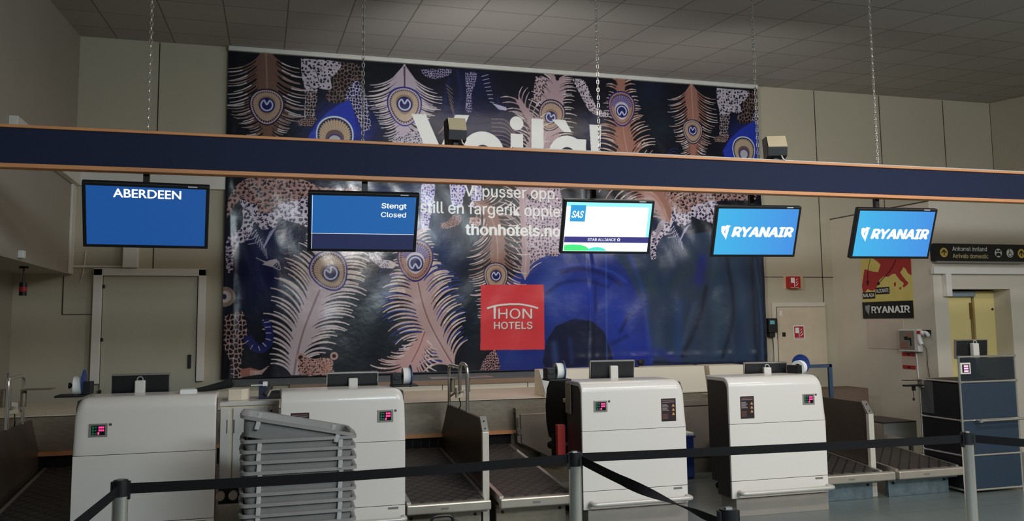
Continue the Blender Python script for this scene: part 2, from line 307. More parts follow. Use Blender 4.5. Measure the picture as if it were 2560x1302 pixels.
def smooth(pts, n):
    p = np.array(pts, float)
    if len(p) == 2: t = np.linspace(0, 1, n)[:, None]; return p[0]*(1-t)+p[1]*t
    e = np.vstack([2*p[0]-p[1], p, 2*p[-1]-p[-2]]); out = []
    for s in np.linspace(0, len(p)-1-1e-9, n):
        i = int(s); u = s-i; a, b, c, d = e[i:i+4]
        out.append(.5*((2*b)+(c-a)*u+(2*a-5*b+4*c-d)*u*u+(3*b-3*c+d-a)*u**3))
    return np.array(out)
def strip(path, w0, w1, col):
    t = np.gradient(path, axis=0); t /= np.linalg.norm(t, axis=1)[:, None]+1e-9
    n = np.stack([-t[:,1], t[:,0]], 1); w = np.linspace(w0, w1, len(path))[:, None]/2
    fillpoly(np.vstack([path+n*w, (path-n*w)[::-1]]), col)
def soften(p, rx, ry, col, al):
    bx = _box(p[0]-2*rx, p[0]+2*rx, p[1]-2*ry, p[1]+2*ry)
    if bx is None: return
    a, b, c, d, X, Y = bx; m = al*np.exp(-1.2*(((X-p[0])/rx)**2+((Y-p[1])/ry)**2))
    CAN[c:d, a:b] += m[..., None]*(np.array(col)/255.-CAN[c:d, a:b])
def softline(pts, w, col, al):
    p = smooth(pts, max(6, 4*len(pts))); bx = _box(p[:,0].min()-2*w, p[:,0].max()+2*w, p[:,1].min()-2*w, p[:,1].max()+2*w)
    if bx is None: return
    a, b, c, d, X, Y = bx; D = np.full((d-c, b-a), 9., np.float32)
    for u, v in zip(p[:-1], p[1:]):
        e = v-u; t = np.clip(((X-u[0])*e[0]+(Y-u[1])*e[1])/(e@e+1e-9), 0, 1); D = np.minimum(D, (X-u[0]-t*e[0])**2+(Y-u[1]-t*e[1])**2)
    m = al*np.exp(-D*2.2/(w*w)); CAN[c:d, a:b] += m[..., None]*(np.array(col)/255.-CAN[c:d, a:b])
def leopard(pts, base, spot, cell, mode):
    r = polymask(smooth(list(pts)+[pts[0]], 6*len(pts)))
    if r is None: return
    a, b, c, d, m, X, Y = r
    X = X+0*Y; Y = Y+0*X; gx = (X/cell); gy = (Y/cell*(1.0 if mode != 'cell' else .8)); ix = np.floor(gx).astype(int); iy = np.floor(gy).astype(int)
    H = rng.rand(64, 64, 4); F1 = np.full(m.shape, 9.); F2 = F1.copy(); ID = np.zeros(m.shape); AN = np.zeros(m.shape)
    for dx in (-1, 0, 1):
        for dy in (-1, 0, 1):
            h = H[(iy+dy) % 64, (ix+dx) % 64]; px = ix+dx+.15+.7*h[..., 0]; py = iy+dy+.15+.7*h[..., 1]
            th = h[..., 2]*3.14; ex = gx-px; ey = gy-py; u = ex*np.cos(th)+ey*np.sin(th); v = -ex*np.sin(th)+ey*np.cos(th)
            D = np.sqrt(u*u*.7+v*v*1.5); k = D < F1; F2 = np.where(k, F1, np.minimum(F2, D)); AN = np.where(k, np.arctan2(v, u), AN); ID = np.where(k, h[..., 3], ID); F1 = np.where(k, D, F1)
    if mode == 'dot': s = F1 < .14+.26*ID
    elif mode == 'cell': s = (F2-F1 > .2)
    else: s = np.where(ID > .45, (F1 > .16) & (F1 < .42) & (np.abs(AN) > .9), F1 < .36)
    C = CAN[c:d, a:b]; n = (np.sin(X*31+Y*17)+np.sin(Y*43-X*11))*.02
    C[m] = (np.array(base)/255.+n[..., None])[m]; C[m & s] = np.array(spot)/255.
def feather(sp, L, n, base, tip, w, a0, a1, van):
    N = n*4; p = smooth(sp, N); T = np.gradient(p, axis=0); T /= np.linalg.norm(T, axis=1)[:, None]; Ls = np.interp(np.linspace(0, 1, N), np.linspace(0, 1, len(L)), L)
    def barb(i, sd, jit=0.):
        th = np.arctan2(T[i,1], T[i,0]); q = [p[i]]; K = 12
        for k in range(K):
            an = th+sd*np.radians(a0+(a1-a0)*((k+.5)/K)**1.15+jit*k/K); q.append(q[-1]+Ls[i]/K*np.array((np.cos(an), np.sin(an))))
        return np.array(q)
    for sd in (-1, 1):
        pts = []
        for i in range(0, N, 2):
            q = barb(i, sd); f = van*(.85+.3*rng.rand())*12; k = int(f); pts.append(q[k]+(q[min(12, k+1)]-q[k])*(f-k))
        fillpoly(np.vstack([p[::2], np.array(pts)[::-1]]), base)
    mid = tuple((np.array(base)*.55+np.array(tip)*.45))
    for i in range(0, N, 4):
        for sd in (-1, 1):
            q = barb(min(N-1, i+rng.randint(0, 2)), sd, rng.uniform(-7, 7)); e = rng.randint(10, 13)
            if rng.rand() < .55:
                k = 3; strip(q[k:int(8+rng.rand()*2)]+(p[min(i+2, N-1)]-p[i]), w*.15, w*.7, (17, 18, 32))
            strip(q[2:e-2], w*1.1, w*.95, base); strip(q[e-5:e], w*.95, w*.45, mid if rng.rand() < .5 else tip)
    strip(p[:int(N*.72)], w*1.3, w*.7, tuple(np.array(base)*.8+np.array(tip)*.25))
PAL = {'tan': [(26,24,58),(196,172,170),(40,32,58),(188,160,140),(150,118,100)], 'white': [(34,42,140),(200,180,180),(52,40,72),(198,176,156),(150,124,104)],
       'blueray': [(30,36,120),(186,140,120),(52,44,90),(176,138,120),(206,196,214)], 'blue': [(206,218,234),(24,30,72),(190,164,140),(200,176,150),(110,84,84)]}
def eye(p, rx, ry, ax, kind):
    bx = _box(p[0]-1.3*rx, p[0]+1.3*rx, p[1]-1.3*ry, p[1]+1.3*ry)
    if bx is None: return
    a, b, c, d, X, Y = bx
    if not isinstance(ax, str):
        ax, dg = ax; q = math.radians(dg); X, Y = p[0]+(X-p[0])*math.cos(q)-(Y-p[1])*math.sin(q), p[1]+(X-p[0])*math.sin(q)+(Y-p[1])*math.cos(q)
    sg = -1 if ax == 'down' else 1; u = sg*(Y-p[1])+0*X; v = X-p[0]+0*Y
    tip = 1 if ax == 'down' else -1
    def rho(sc, sh=0.):
        uu = (u-sh*ry)/(ry*sc); return np.sqrt((v/(rx*sc*(1-.2*tip*np.clip(uu, -1, 1))))**2+uu**2)
    C = CAN[c:d, a:b]; P = [np.array(k)/255. for k in PAL[kind]]; an = np.arctan2(v, u+.1*ry); tick = np.sin(an*46) > .1
    C[rho(1) < 1] = P[0]; C[rho(.92) < 1] = P[1]; r = rho(.86) < 1; C[r] = P[2]; C[r & tick & (rho(.8) > 1)] = P[1]; C[rho(.77, -.02) < 1] = P[3]
    C[(rho(.77, -.02) < 1) & (rho(.5, -.1) > 1) & tick & (np.sin(an*46) > .75)] *= .72
    if kind == 'blueray': m = (rho(.74) < 1) & (np.abs(an) < 1.2) & (np.sin(an*46) > -.2); C[m] = np.array((52, 70, 170))/255.
    sh = -.1 if kind != 'blueray' else -.12; C[rho(.5, sh) < 1] = P[4]
    cy = p[1]+sg*sh*ry*1.1; R = np.hypot(v, (Y-cy)+0*X); q = rx
    if kind == 'blue': C[R < .42*q] = np.array((60, 56, 130))/255.; C[R < .34*q] = np.array((186, 184, 190))/255.; return
    C[R < .46*q] = np.array((28, 32, 92))/255.
    up = 1 if kind != 'blueray' else -1; ang = np.abs(np.arctan2(v, up*((Y-cy)+0*X))); ww = .045*q
    ring = (np.abs(R-.33*q) < ww) & (ang > .5); lt = np.abs(np.abs(v)-(up*((Y-cy)+0*X))*.55) < ww*1.2; notch = lt & (up*((Y-cy)+0*X) > 0) & (R < .35*q)
    C[ring | notch] = np.array((196, 200, 236))/255.
def draw_art(cmds, text_tris):
    for k in cmds:
        t = k[0]
        if t == 'soft': soften(*k[1:])
        elif t == 'ss': softline(*k[1:])
        elif t == 'poly': fillpoly(k[1], k[2])
        elif t == 'line': strip(smooth(k[1], 4*len(k[1])), k[2], k[2]*.85, k[3])
        elif t == 'leo': leopard(*k[1:])
        elif t == 'fe': feather(*k[1:])
        elif t == 'eye': eye(*k[1:])
        elif t == 'circ': fillpoly([(k[1][0]+k[2]*math.cos(j*.1571), k[1][1]+k[2]*math.sin(j*.1571)) for j in range(40)], k[3])
        elif t == 'text':
            for tri in text_tris(*k[1:6]): fillpoly(tri, k[6])

ART = [
('soft',(0.521,1.462),0.459,0.561,(23,29,82),0.9),
('soft',(0.352,1.094),0.357,0.459,(23,29,82),0.9),
('soft',(0.166,1.732),0.204,0.306,(24,38,50),0.7),
('soft',(2.737,3.082),0.561,0.357,(23,29,82),0.9),
('soft',(2.892,3.548),0.306,0.204,(23,29,82),0.7),
('soft',(3.301,2.96),0.306,0.357,(23,29,82),0.7),
('soft',(4.482,3.02),0.255,0.306,(23,29,82),0.9),
('soft',(5.289,3.602),0.255,0.306,(22,34,60),0.8),
('soft',(5.449,3.124),0.255,0.255,(24,38,50),0.8),
('soft',(2.188,1.774),0.255,0.612,(40,70,130),0.8),
('soft',(2.48,1.391),0.408,0.459,(30,55,100),0.8),
('soft',(1.517,2.143),0.612,0.153,(60,90,150),0.6),
('soft',(1.805,1.099),0.306,0.357,(24,40,80),0.7),
('soft',(1.667,0.628),0.306,0.306,(24,38,50),0.8),
('soft',(2.873,0.617),0.306,0.408,(24,38,50),0.8),
('soft',(5.466,1.844),0.459,0.459,(38,52,84),0.9),
('soft',(6.307,2.348),0.612,0.153,(23,29,82),0.9),
('soft',(5.681,1.373),1.275,0.306,(34,46,70),0.9),
('soft',(0.189,0.553),0.306,0.408,(24,38,50),0.5),
('soft',(1.277,2.856),0.408,0.255,(40,55,170),0.9),
('soft',(6.639,3.02),0.255,0.306,(36,46,130),0.9),
('soft',(1.369,3.006),0.306,0.306,(40,52,160),0.8),
('ss',[(0.169,1.549),(0.352,1.094)],0.036,(34,44,100),0.5),
('ss',[(0.253,1.734),(0.441,1.004)],0.036,(34,44,100),0.5),
('ss',[(0.396,1.095),(0.347,1.368),(0.41,1.553)],0.036,(34,44,100),0.5),
('ss',[(0.573,1.004),(0.524,1.324)],0.036,(34,44,100),0.5),
('ss',[(2.587,3.579),(2.536,3.272),(2.61,2.974)],0.036,(34,44,100),0.5),
('ss',[(2.689,3.687),(2.738,3.386),(2.636,3.076)],0.036,(34,44,100),0.5),
('ss',[(3.201,3.364),(3.249,3.008),(3.143,2.749)],0.036,(34,44,100),0.5),
('ss',[(2.481,1.781),(2.53,1.489),(2.48,1.197)],0.036,(34,44,100),0.5),
('ss',[(2.236,1.004),(2.357,1.148),(2.382,1.39)],0.036,(34,44,100),0.5),
('ss',[(1.806,0.91),(1.758,1.099),(1.805,1.289)],0.036,(34,44,100),0.5),
('poly',[(3.108,0.01),(3.15,0.178),(3.198,0.419),(3.216,0.711),(3.269,0.98),(3.41,1.178),(3.646,1.343),(3.937,1.447),(4.286,1.502),(4.724,1.528),(5.118,1.627),(5.692,1.689),(6.896,1.874),(6.901,-0.019),(5.071,-0.025)],(46,64,92)),
('poly',[(3.108,0.01),(3.15,0.178),(3.198,0.419),(3.216,0.711),(3.269,0.98),(3.41,1.178),(3.646,1.343),(3.937,1.447),(4.286,1.492),(4.721,1.415),(4.937,1.159),(5.094,0.799),(5.182,0.338),(5.215,-0.039)],(30,48,128)),
('soft',(4.168,0.955),0.765,0.357,(40,64,178),0.8),
('soft',(4.756,0.598),0.306,0.459,(42,66,178),0.8),
('soft',(5.024,0.29),0.204,0.255,(34,58,170),0.7),
('soft',(3.905,1.105),0.204,0.612,(58,92,170),0.5),
('poly',[(3.742,0.092),(3.798,0.361),(3.921,0.532),(4.161,0.624),(4.402,0.591),(4.577,0.438),(4.659,0.196),(4.687,0.035),(3.782,0.017)],(20,28,60)),
('ss',[(4.013,1.206),(4.281,1.248),(4.605,1.168),(4.795,1.046)],0.046,(24,34,100),0.8),
('ss',[(3.934,1.245),(4.282,1.298),(4.662,1.22),(4.879,1.082)],0.026,(58,88,190),0.6),
('ss',[(3.797,0.93),(4.01,1.065),(4.332,1.096),(4.629,1.015)],0.036,(22,34,96),0.6),
('ss',[(3.792,0.607),(4.003,0.655),(4.269,0.653)],0.071,(36,60,160),0.6),
('ss',[(3.891,0.31),(3.914,0.063)],0.071,(70,100,160),0.5),
('ss',[(4.103,0.356),(4.125,0.083)],0.051,(48,66,120),0.5),
('ss',[(4.457,1.106),(4.464,0.702)],0.026,(24,32,90),0.6),
('ss',[(4.611,1.414),(4.597,0.097)],0.02,(70,110,200),0.5),
('ss',[(4.78,0.446),(4.924,0.698)],0.036,(20,28,80),0.6),
('ss',[(4.667,0.296),(4.861,0.394)],0.041,(20,28,80),0.5),
('ss',[(4.944,1.417),(5.1,1.005),(5.153,0.492),(5.197,0.083)],0.051,(56,84,190),0.5),
('ss',[(4.86,1.416),(4.963,1.108),(5.086,0.902)],0.041,(46,66,90),0.6),
('ss',[(5.105,1.16),(5.323,0.928),(5.674,1.162),(5.799,1.426)],0.133,(50,70,88),0.7),
('ss',[(5.396,1.422),(5.216,1.109)],0.092,(52,74,92),0.5),
('ss',[(5.905,1.111),(5.973,1.375)],0.112,(34,44,150),0.7),
('ss',[(5.604,0.797),(5.584,0.177)],0.092,(50,80,150),0.5),
('ss',[(5.835,0.796),(5.644,0.279)],0.051,(70,96,130),0.4),
('ss',[(5.313,0.592),(5.3,0.183)],0.112,(56,84,120),0.5),
('ss',[(6.018,1.006),(5.886,0.587),(5.639,0.125)],0.051,(18,26,50),0.7),
('ss',[(6.15,1.377),(6.182,0.689),(6.103,0.167)],0.112,(56,84,104),0.6),
('ss',[(6.446,1.326),(6.539,0.686),(6.515,0.106)],0.122,(54,80,112),0.6),
('ss',[(6.331,1.432),(6.39,0.687),(6.219,0.112)],0.041,(26,36,50),0.7),
('ss',[(6.751,1.383),(6.811,0.684),(6.813,0.047)],0.026,(80,110,140),0.5),
('ss',[(6.693,1.436),(6.722,0.049)],0.046,(20,28,46),0.7),
('ss',[(6.876,1.438),(6.86,0.019)],0.031,(12,18,34),0.9),
('ss',[(4.798,0.067),(5.3,0.183),(5.579,0.049)],0.082,(34,46,150),0.6),
('ss',[(5.241,0.057),(5.75,0.03),(6.811,0.02)],0.031,(16,22,50),0.8),
('leo',[(0.034,2.004),(0.114,2.154),(0.243,2.251),(0.419,2.304),(0.597,2.32),(0.777,2.28),(0.937,2.229),(1.052,2.176),(1.329,2.175),(1.493,2.19),(1.494,2.094),(0.962,2.05),(0.954,1.974),(0.602,1.955),(0.559,1.879),(0.383,1.829),(0.258,1.918),(0.178,2.008),(0.097,1.914),(0.026,1.797)],(178,140,135),(22,18,30),0.046,'ros'),
('leo',[(0.16,2.008),(0.337,1.943),(0.382,1.852),(0.559,1.879),(0.589,1.964),(0.759,2.011),(0.939,2.03),(0.943,1.72),(0.807,1.745),(0.672,1.78),(0.582,1.81),(0.562,1.703),(0.408,1.668),(0.34,1.736),(0.256,1.55),(0.17,1.494),(0.108,1.366),(0.103,1.202),(0.034,1.202),(0.031,1.547),(0.167,1.663),(0.199,1.801)],(212,200,218),(26,24,62),0.049,'ros'),
('line',[(0.203,1.595),(0.29,1.615),(0.351,1.662)],0.008,(205,195,220)),
('line',[(0.222,1.54),(0.309,1.56),(0.369,1.607)],0.008,(205,195,220)),
('line',[(0.257,1.495),(0.344,1.515),(0.405,1.562)],0.008,(205,195,220)),
('line',[(0.342,1.666),(0.291,1.587)],0.008,(190,185,220)),
('line',[(0.562,1.694),(0.483,1.628)],0.008,(190,185,220)),
('line',[(0.032,1.501),(0.101,1.52)],0.007,(26,24,60)),
('line',[(0.355,1.639),(0.313,1.556)],0.008,(190,185,220)),
('line',[(0.549,1.67),(0.475,1.604)],0.008,(190,185,220)),
('line',[(0.033,1.465),(0.101,1.484)],0.007,(26,24,60)),
('line',[(0.369,1.612),(0.335,1.524)],0.008,(190,185,220)),
('line',[(0.536,1.647),(0.466,1.581)],0.008,(190,185,220)),
('line',[(0.034,1.428),(0.102,1.447)],0.007,(26,24,60)),
('line',[(0.383,1.584),(0.358,1.492)],0.008,(190,185,220)),
('line',[(0.523,1.624),(0.458,1.558)],0.008,(190,185,220)),
('line',[(0.034,1.392),(0.103,1.411)],0.007,(26,24,60)),
('line',[(0.396,1.557),(0.38,1.46)],0.008,(190,185,220)),
('line',[(0.51,1.6),(0.449,1.535)],0.008,(190,185,220)),
('line',[(0.035,1.356),(0.104,1.375)],0.007,(26,24,60)),
('line',[(0.41,1.53),(0.403,1.428)],0.008,(190,185,220)),
('line',[(0.497,1.577),(0.441,1.512)],0.008,(190,185,220)),
('line',[(0.036,1.32),(0.104,1.338)],0.007,(26,24,60)),
('line',[(0.424,1.502),(0.425,1.397)],0.008,(190,185,220)),
('line',[(0.484,1.554),(0.433,1.489)],0.008,(190,185,220)),
('line',[(0.037,1.283),(0.105,1.302)],0.007,(26,24,60)),
('line',[(0.437,1.475),(0.448,1.365)],0.008,(190,185,220)),
('line',[(0.472,1.531),(0.424,1.465)],0.008,(190,185,220)),
('line',[(0.037,1.247),(0.106,1.266)],0.007,(26,24,60)),
('line',[(0.451,1.447),(0.471,1.333)],0.008,(190,185,220)),
('line',[(0.459,1.507),(0.416,1.442)],0.008,(190,185,220)),
('line',[(0.038,1.211),(0.107,1.229)],0.007,(26,24,60)),
('line',[(0.347,1.345),(0.458,1.301),(0.577,1.325)],0.008,(205,200,220)),
('line',[(0.387,1.323),(0.489,1.283),(0.581,1.32)],0.008,(205,200,220)),
('line',[(0.427,1.3),(0.52,1.264),(0.586,1.315)],0.008,(205,200,220)),
('line',[(0.467,1.278),(0.551,1.246),(0.59,1.311)],0.008,(205,200,220)),
('line',[(0.507,1.255),(0.583,1.228),(0.595,1.306)],0.008,(205,200,220)),
('line',[(0.547,1.232),(0.614,1.21),(0.599,1.302)],0.008,(205,200,220)),
('poly',[(0.415,1.268),(0.525,1.241),(0.586,1.302),(0.568,1.334),(0.488,1.315)],(205,198,215)),
('line',[(0.563,1.648),(0.643,1.658)],0.007,(176,130,118)),
('line',[(0.586,1.583),(0.67,1.589)],0.007,(176,130,118)),
('line',[(0.609,1.519),(0.698,1.52)],0.007,(176,130,118)),
('line',[(0.632,1.454),(0.726,1.479)],0.007,(176,130,118)),
('line',[(0.656,1.39),(0.754,1.41)],0.007,(176,130,118)),
('line',[(0.679,1.326),(0.781,1.34)],0.007,(176,130,118)),
('line',[(0.702,1.261),(0.809,1.299)],0.007,(176,130,118)),
('line',[(0.725,1.197),(0.837,1.23)],0.007,(176,130,118)),
('line',[(0.748,1.132),(0.865,1.161)],0.007,(176,130,118)),
('leo',[(5.275,2.129),(5.364,2.266),(5.502,2.354),(5.684,2.4),(5.868,2.412),(6.051,2.373),(6.212,2.324),(6.327,2.274),(6.61,2.27),(6.778,2.282),(6.774,2.194),(6.229,2.16),(6.217,2.09),(5.856,2.077),(5.808,2.008),(5.624,1.964),(5.501,2.047),(5.423,2.131),(5.335,2.045),(5.256,1.939)],(178,140,135),(22,18,30),0.046,'ros'),
('leo',[(5.405,2.131),(5.583,2.07),(5.625,1.985),(5.808,2.008),(5.843,2.086),(6.019,2.127),(6.205,2.142),(6.194,1.857),(6.056,1.882),(5.919,1.915),(5.828,1.944),(5.802,1.846),(5.642,1.815),(5.576,1.878),(5.481,1.709),(5.39,1.658),(5.32,1.54),(5.306,1.39),(5.235,1.39),(5.249,1.708),(5.395,1.814),(5.435,1.941)],(212,200,218),(26,24,62),0.049,'ros'),
('line',[(5.429,1.751),(5.519,1.768),(5.583,1.811)],0.008,(205,195,220)),
('line',[(5.445,1.7),(5.535,1.717),(5.6,1.76)],0.008,(205,195,220)),
('line',[(5.479,1.658),(5.57,1.675),(5.634,1.718)],0.008,(205,195,220)),
('line',[(5.574,1.815),(5.518,1.743)],0.008,(190,185,220)),
('line',[(5.802,1.837),(5.718,1.777)],0.008,(190,185,220)),
('line',[(5.248,1.666),(5.319,1.683)],0.007,(26,24,60)),
('line',[(5.587,1.789),(5.54,1.713)],0.008,(190,185,220)),
('line',[(5.787,1.816),(5.708,1.756)],0.008,(190,185,220)),
('line',[(5.247,1.632),(5.318,1.649)],0.007,(26,24,60)),
('line',[(5.6,1.764),(5.561,1.684)],0.008,(190,185,220)),
('line',[(5.773,1.795),(5.698,1.735)],0.008,(190,185,220)),
('line',[(5.246,1.599),(5.317,1.616)],0.007,(26,24,60)),
('line',[(5.612,1.739),(5.583,1.654)],0.008,(190,185,220)),
('line',[(5.759,1.773),(5.688,1.714)],0.008,(190,185,220)),
('line',[(5.245,1.565),(5.316,1.582)],0.007,(26,24,60)),
('line',[(5.625,1.713),(5.604,1.625)],0.008,(190,185,220)),
('line',[(5.744,1.752),(5.679,1.692)],0.008,(190,185,220)),
('line',[(5.244,1.532),(5.315,1.549)],0.007,(26,24,60)),
('line',[(5.638,1.688),(5.626,1.595)],0.008,(190,185,220)),
('line',[(5.73,1.731),(5.669,1.671)],0.008,(190,185,220)),
('line',[(5.243,1.499),(5.314,1.515)],0.007,(26,24,60)),
('line',[(5.651,1.663),(5.647,1.566)],0.008,(190,185,220)),
('line',[(5.716,1.71),(5.659,1.65)],0.008,(190,185,220)),
('line',[(5.242,1.465),(5.313,1.482)],0.007,(26,24,60)),
('line',[(5.663,1.637),(5.669,1.536)],0.008,(190,185,220)),
('line',[(5.701,1.688),(5.649,1.629)],0.008,(190,185,220)),
('line',[(5.241,1.432),(5.312,1.448)],0.007,(26,24,60)),
('line',[(5.676,1.612),(5.69,1.506)],0.008,(190,185,220)),
('line',[(5.687,1.667),(5.64,1.608)],0.008,(190,185,220)),
('line',[(5.24,1.399),(5.311,1.415)],0.007,(26,24,60)),
('poly',[(5.299,1.63),(5.346,1.683),(5.712,2.275),(5.65,2.167),(5.469,1.949),(5.351,1.841),(5.315,1.762)],(160,150,165)),
('line',[(5.365,2.095),(5.516,1.95)],0.025,(180,160,165)),
('leo',[(1.222,3.69),(1.497,3.661),(1.532,3.432),(1.596,3.205),(1.616,3.02),(1.631,2.932),(1.536,2.869),(1.502,3.013),(1.416,3.057),(1.321,3.198),(1.251,3.184),(1.143,3.197),(1.109,3.282),(1.178,3.408),(1.186,3.58)],(128,104,98),(18,15,24),0.041,'cell'),
('leo',[(0.813,3.699),(1.246,3.682),(1.233,3.559),(1.159,3.48),(1.169,3.359),(1.095,3.339),(1.016,3.344),(0.985,3.226),(0.968,3.056),(0.988,2.985),(0.868,2.978),(0.865,3.218),(0.854,3.362),(0.82,3.505)],(192,182,196),(20,20,40),0.041,'dot'),
('leo',[(0.864,3.291),(1.003,3.3),(0.978,3.057),(0.997,2.961),(0.882,2.979)],(178,160,165),(24,20,30),0.031,'cell'),
('leo',[(0.777,2.949),(0.859,2.987),(0.978,2.984),(0.952,2.896),(0.869,2.892),(0.792,2.897)],(190,158,150),(30,20,26),0.02,'cell'),
('leo',[(1.32,3.247),(1.39,3.422),(1.484,3.463),(1.566,3.311),(1.606,3.068),(1.635,2.923),(1.536,2.879),(1.415,3.155)],(200,192,215),(20,22,70),0.033,'cell'),
('line',[(0.967,3.584),(1.0,3.518),(1.02,3.432)],0.008,(20,20,30)),
('line',[(0.877,3.388),(0.97,3.341),(1.039,3.365)],0.008,(20,20,30)),
('poly',[(0.908,2.765),(0.998,2.928),(1.135,3.08),(1.274,3.185),(1.377,3.24),(1.44,3.083),(1.455,2.865),(1.419,2.621),(0.955,2.6)],(38,58,178)),
('eye',(1.212,2.756),0.214,0.275,'up','blue'),
('leo',[(6.706,3.697),(6.994,3.67),(7.02,3.46),(7.075,3.252),(7.087,3.082),(7.099,3.001),(6.996,2.943),(6.967,3.076),(6.879,3.116),(6.786,3.245),(6.711,3.232),(6.598,3.244),(6.567,3.322),(6.646,3.438),(6.662,3.595)],(128,104,98),(18,15,24),0.041,'cell'),
('leo',[(6.275,3.705),(6.731,3.69),(6.711,3.576),(6.629,3.504),(6.634,3.393),(6.555,3.375),(6.471,3.379),(6.433,3.27),(6.407,3.114),(6.424,3.049),(6.298,3.042),(6.306,3.263),(6.302,3.396),(6.273,3.527)],(192,182,196),(20,20,40),0.041,'dot'),
('leo',[(6.309,3.33),(6.455,3.338),(6.417,3.114),(6.433,3.027),(6.312,3.043)],(178,160,165),(24,20,30),0.031,'cell'),
('leo',[(6.2,3.015),(6.288,3.051),(6.414,3.048),(6.382,2.967),(6.294,2.963),(6.213,2.968)],(190,158,150),(30,20,26),0.02,'cell'),
('leo',[(6.788,3.29),(6.869,3.451),(6.971,3.489),(7.05,3.349),(7.08,3.126),(7.103,2.993),(6.996,2.952),(6.883,3.205)],(200,192,215),(20,22,70),0.033,'cell'),
('line',[(6.432,3.599),(6.463,3.538),(6.48,3.459)],0.008,(20,20,30)),
('line',[(6.327,3.419),(6.423,3.376),(6.497,3.398)],0.008,(20,20,30)),
('poly',[(6.328,2.846),(6.431,2.996),(6.584,3.136),(6.736,3.233),(6.847,3.284),(6.905,3.139),(6.911,2.939),(6.861,2.715),(6.371,2.694)],(38,58,178)),
('eye',(6.65,2.838),0.171,0.22,'up','blue'),
('fe',[(0.411,3.812),(0.424,3.573),(0.437,3.297),(0.441,3.087),(0.445,2.87),(0.449,2.615)],[0.63,0.65,0.65,0.583,0.464,0.345,0.265,0.199],34,(118,88,76),(215,205,205),0.016,28,104,0.3),
('eye',(0.436,3.092),0.194,0.219,'down','tan'),
('fe',[(2.034,3.716),(2.03,3.54),(2.03,3.4),(2.03,3.191),(2.021,2.943),(2.012,2.672)],[0.63,0.663,0.61,0.491,0.385,0.305,0.278],34,(186,172,188),(215,205,205),0.017,26,100,0.4),
('line',[(2.034,3.691),(2.035,3.431)],0.023,(92,70,82)),
('eye',(2.035,3.192),0.209,0.245,'down','white'),
('fe',[(5.893,3.751),(5.897,3.531),(5.906,3.279),(5.898,3.066),(5.893,2.902),(5.886,2.712)],[0.477,0.504,0.491,0.398,0.292,0.239,0.172],30,(160,112,98),(215,205,205),0.014,28,100,0.32),
('eye',(5.893,3.082),0.148,0.168,'down','tan'),
('fe',[(3.771,2.011),(3.74,2.366),(3.782,2.727),(3.885,3.145),(3.955,3.463),(3.991,3.649)],[0.53,0.557,0.557,0.438,0.358,0.278],37,(178,152,160),(215,205,205),0.016,28,105,0.5),
('eye',(3.907,3.188),0.173,0.214,('up',20),'tan'),
('fe',[(5.512,1.845),(5.361,2.158),(5.0,2.463),(4.935,2.778),(4.887,3.094),(4.877,3.387),(4.87,3.79)],[0.464,0.61,0.65,0.583,0.398,0.305,0.225],40,(160,112,98),(205,185,175),0.019,28,112,0.35),
('eye',(4.876,3.334),0.189,0.235,'up','blueray'),
('leo',[(3.706,3.682),(3.866,3.667),(3.827,3.585),(3.783,3.478),(3.727,3.292),(3.675,3.445)],(190,165,172),(24,18,30),0.031,'dot'),
('leo',[(4.193,3.689),(4.358,3.674),(4.438,3.504),(4.517,3.35),(4.6,3.291),(4.683,3.269),(4.665,3.21),(4.542,3.219),(4.422,3.281),(4.352,3.393),(4.273,3.536)],(200,186,196),(22,20,34),0.031,'dot'),
('leo',[(2.791,3.669),(2.934,3.674),(2.913,3.524),(2.871,3.419),(2.869,3.191),(2.798,3.186),(2.804,3.39)],(190,182,215),(24,26,70),0.025,'cell'),
('line',[(2.996,3.632),(3.089,3.665)],0.008,(180,178,215)),
('line',[(3.138,3.298),(3.314,3.257)],0.007,(190,186,215)),
('line',[(3.011,3.587),(3.099,3.614)],0.008,(180,178,215)),
('line',[(3.148,3.289),(3.314,3.252)],0.007,(190,186,215)),
('line',[(3.026,3.542),(3.109,3.563)],0.008,(180,178,215)),
('line',[(3.158,3.279),(3.314,3.247)],0.007,(190,186,215)),
('line',[(3.041,3.497),(3.119,3.512)],0.008,(180,178,215)),
('line',[(3.168,3.269),(3.314,3.242)],0.007,(190,186,215)),
('line',[(3.056,3.452),(3.129,3.462)],0.008,(180,178,215)),
('line',[(3.179,3.26),(3.314,3.237)],0.007,(190,186,215)),
('line',[(3.071,3.407),(3.139,3.411)],0.008,(180,178,215)),
('line',[(3.189,3.25),(3.314,3.232)],0.007,(190,186,215)),
('line',[(3.086,3.362),(3.149,3.36)],0.008,(180,178,215)),
('line',[(3.199,3.24),(3.314,3.227)],0.007,(190,186,215)),
('line',[(3.102,3.316),(3.158,3.31)],0.008,(180,178,215)),
('line',[(3.21,3.231),(3.314,3.222)],0.007,(190,186,215)),
('leo',[(2.237,3.665),(2.436,3.69),(2.613,3.692),(2.597,3.63),(2.461,3.57),(2.361,3.563),(2.262,3.606)],(180,165,195),(24,26,60),0.025,'cell'),
('line',[(2.546,3.5),(2.627,3.439)],0.008,(140,118,104)),
('line',[(2.556,3.455),(2.632,3.384)],0.008,(140,118,104)),
('line',[(2.566,3.41),(2.637,3.328)],0.008,(140,118,104)),
('line',[(2.576,3.365),(2.641,3.273)],0.008,(140,118,104)),
('line',[(2.586,3.32),(2.646,3.218)],0.008,(140,118,104)),
('line',[(2.596,3.275),(2.651,3.163)],0.008,(140,118,104)),
('line',[(2.606,3.231),(2.656,3.108)],0.008,(140,118,104)),
('line',[(2.445,2.876),(2.545,2.971)],0.007,(140,118,104)),
('line',[(2.46,2.896),(2.555,2.986)],0.007,(140,118,104)),
('line',[(2.475,2.917),(2.565,3.002)],0.007,(140,118,104)),
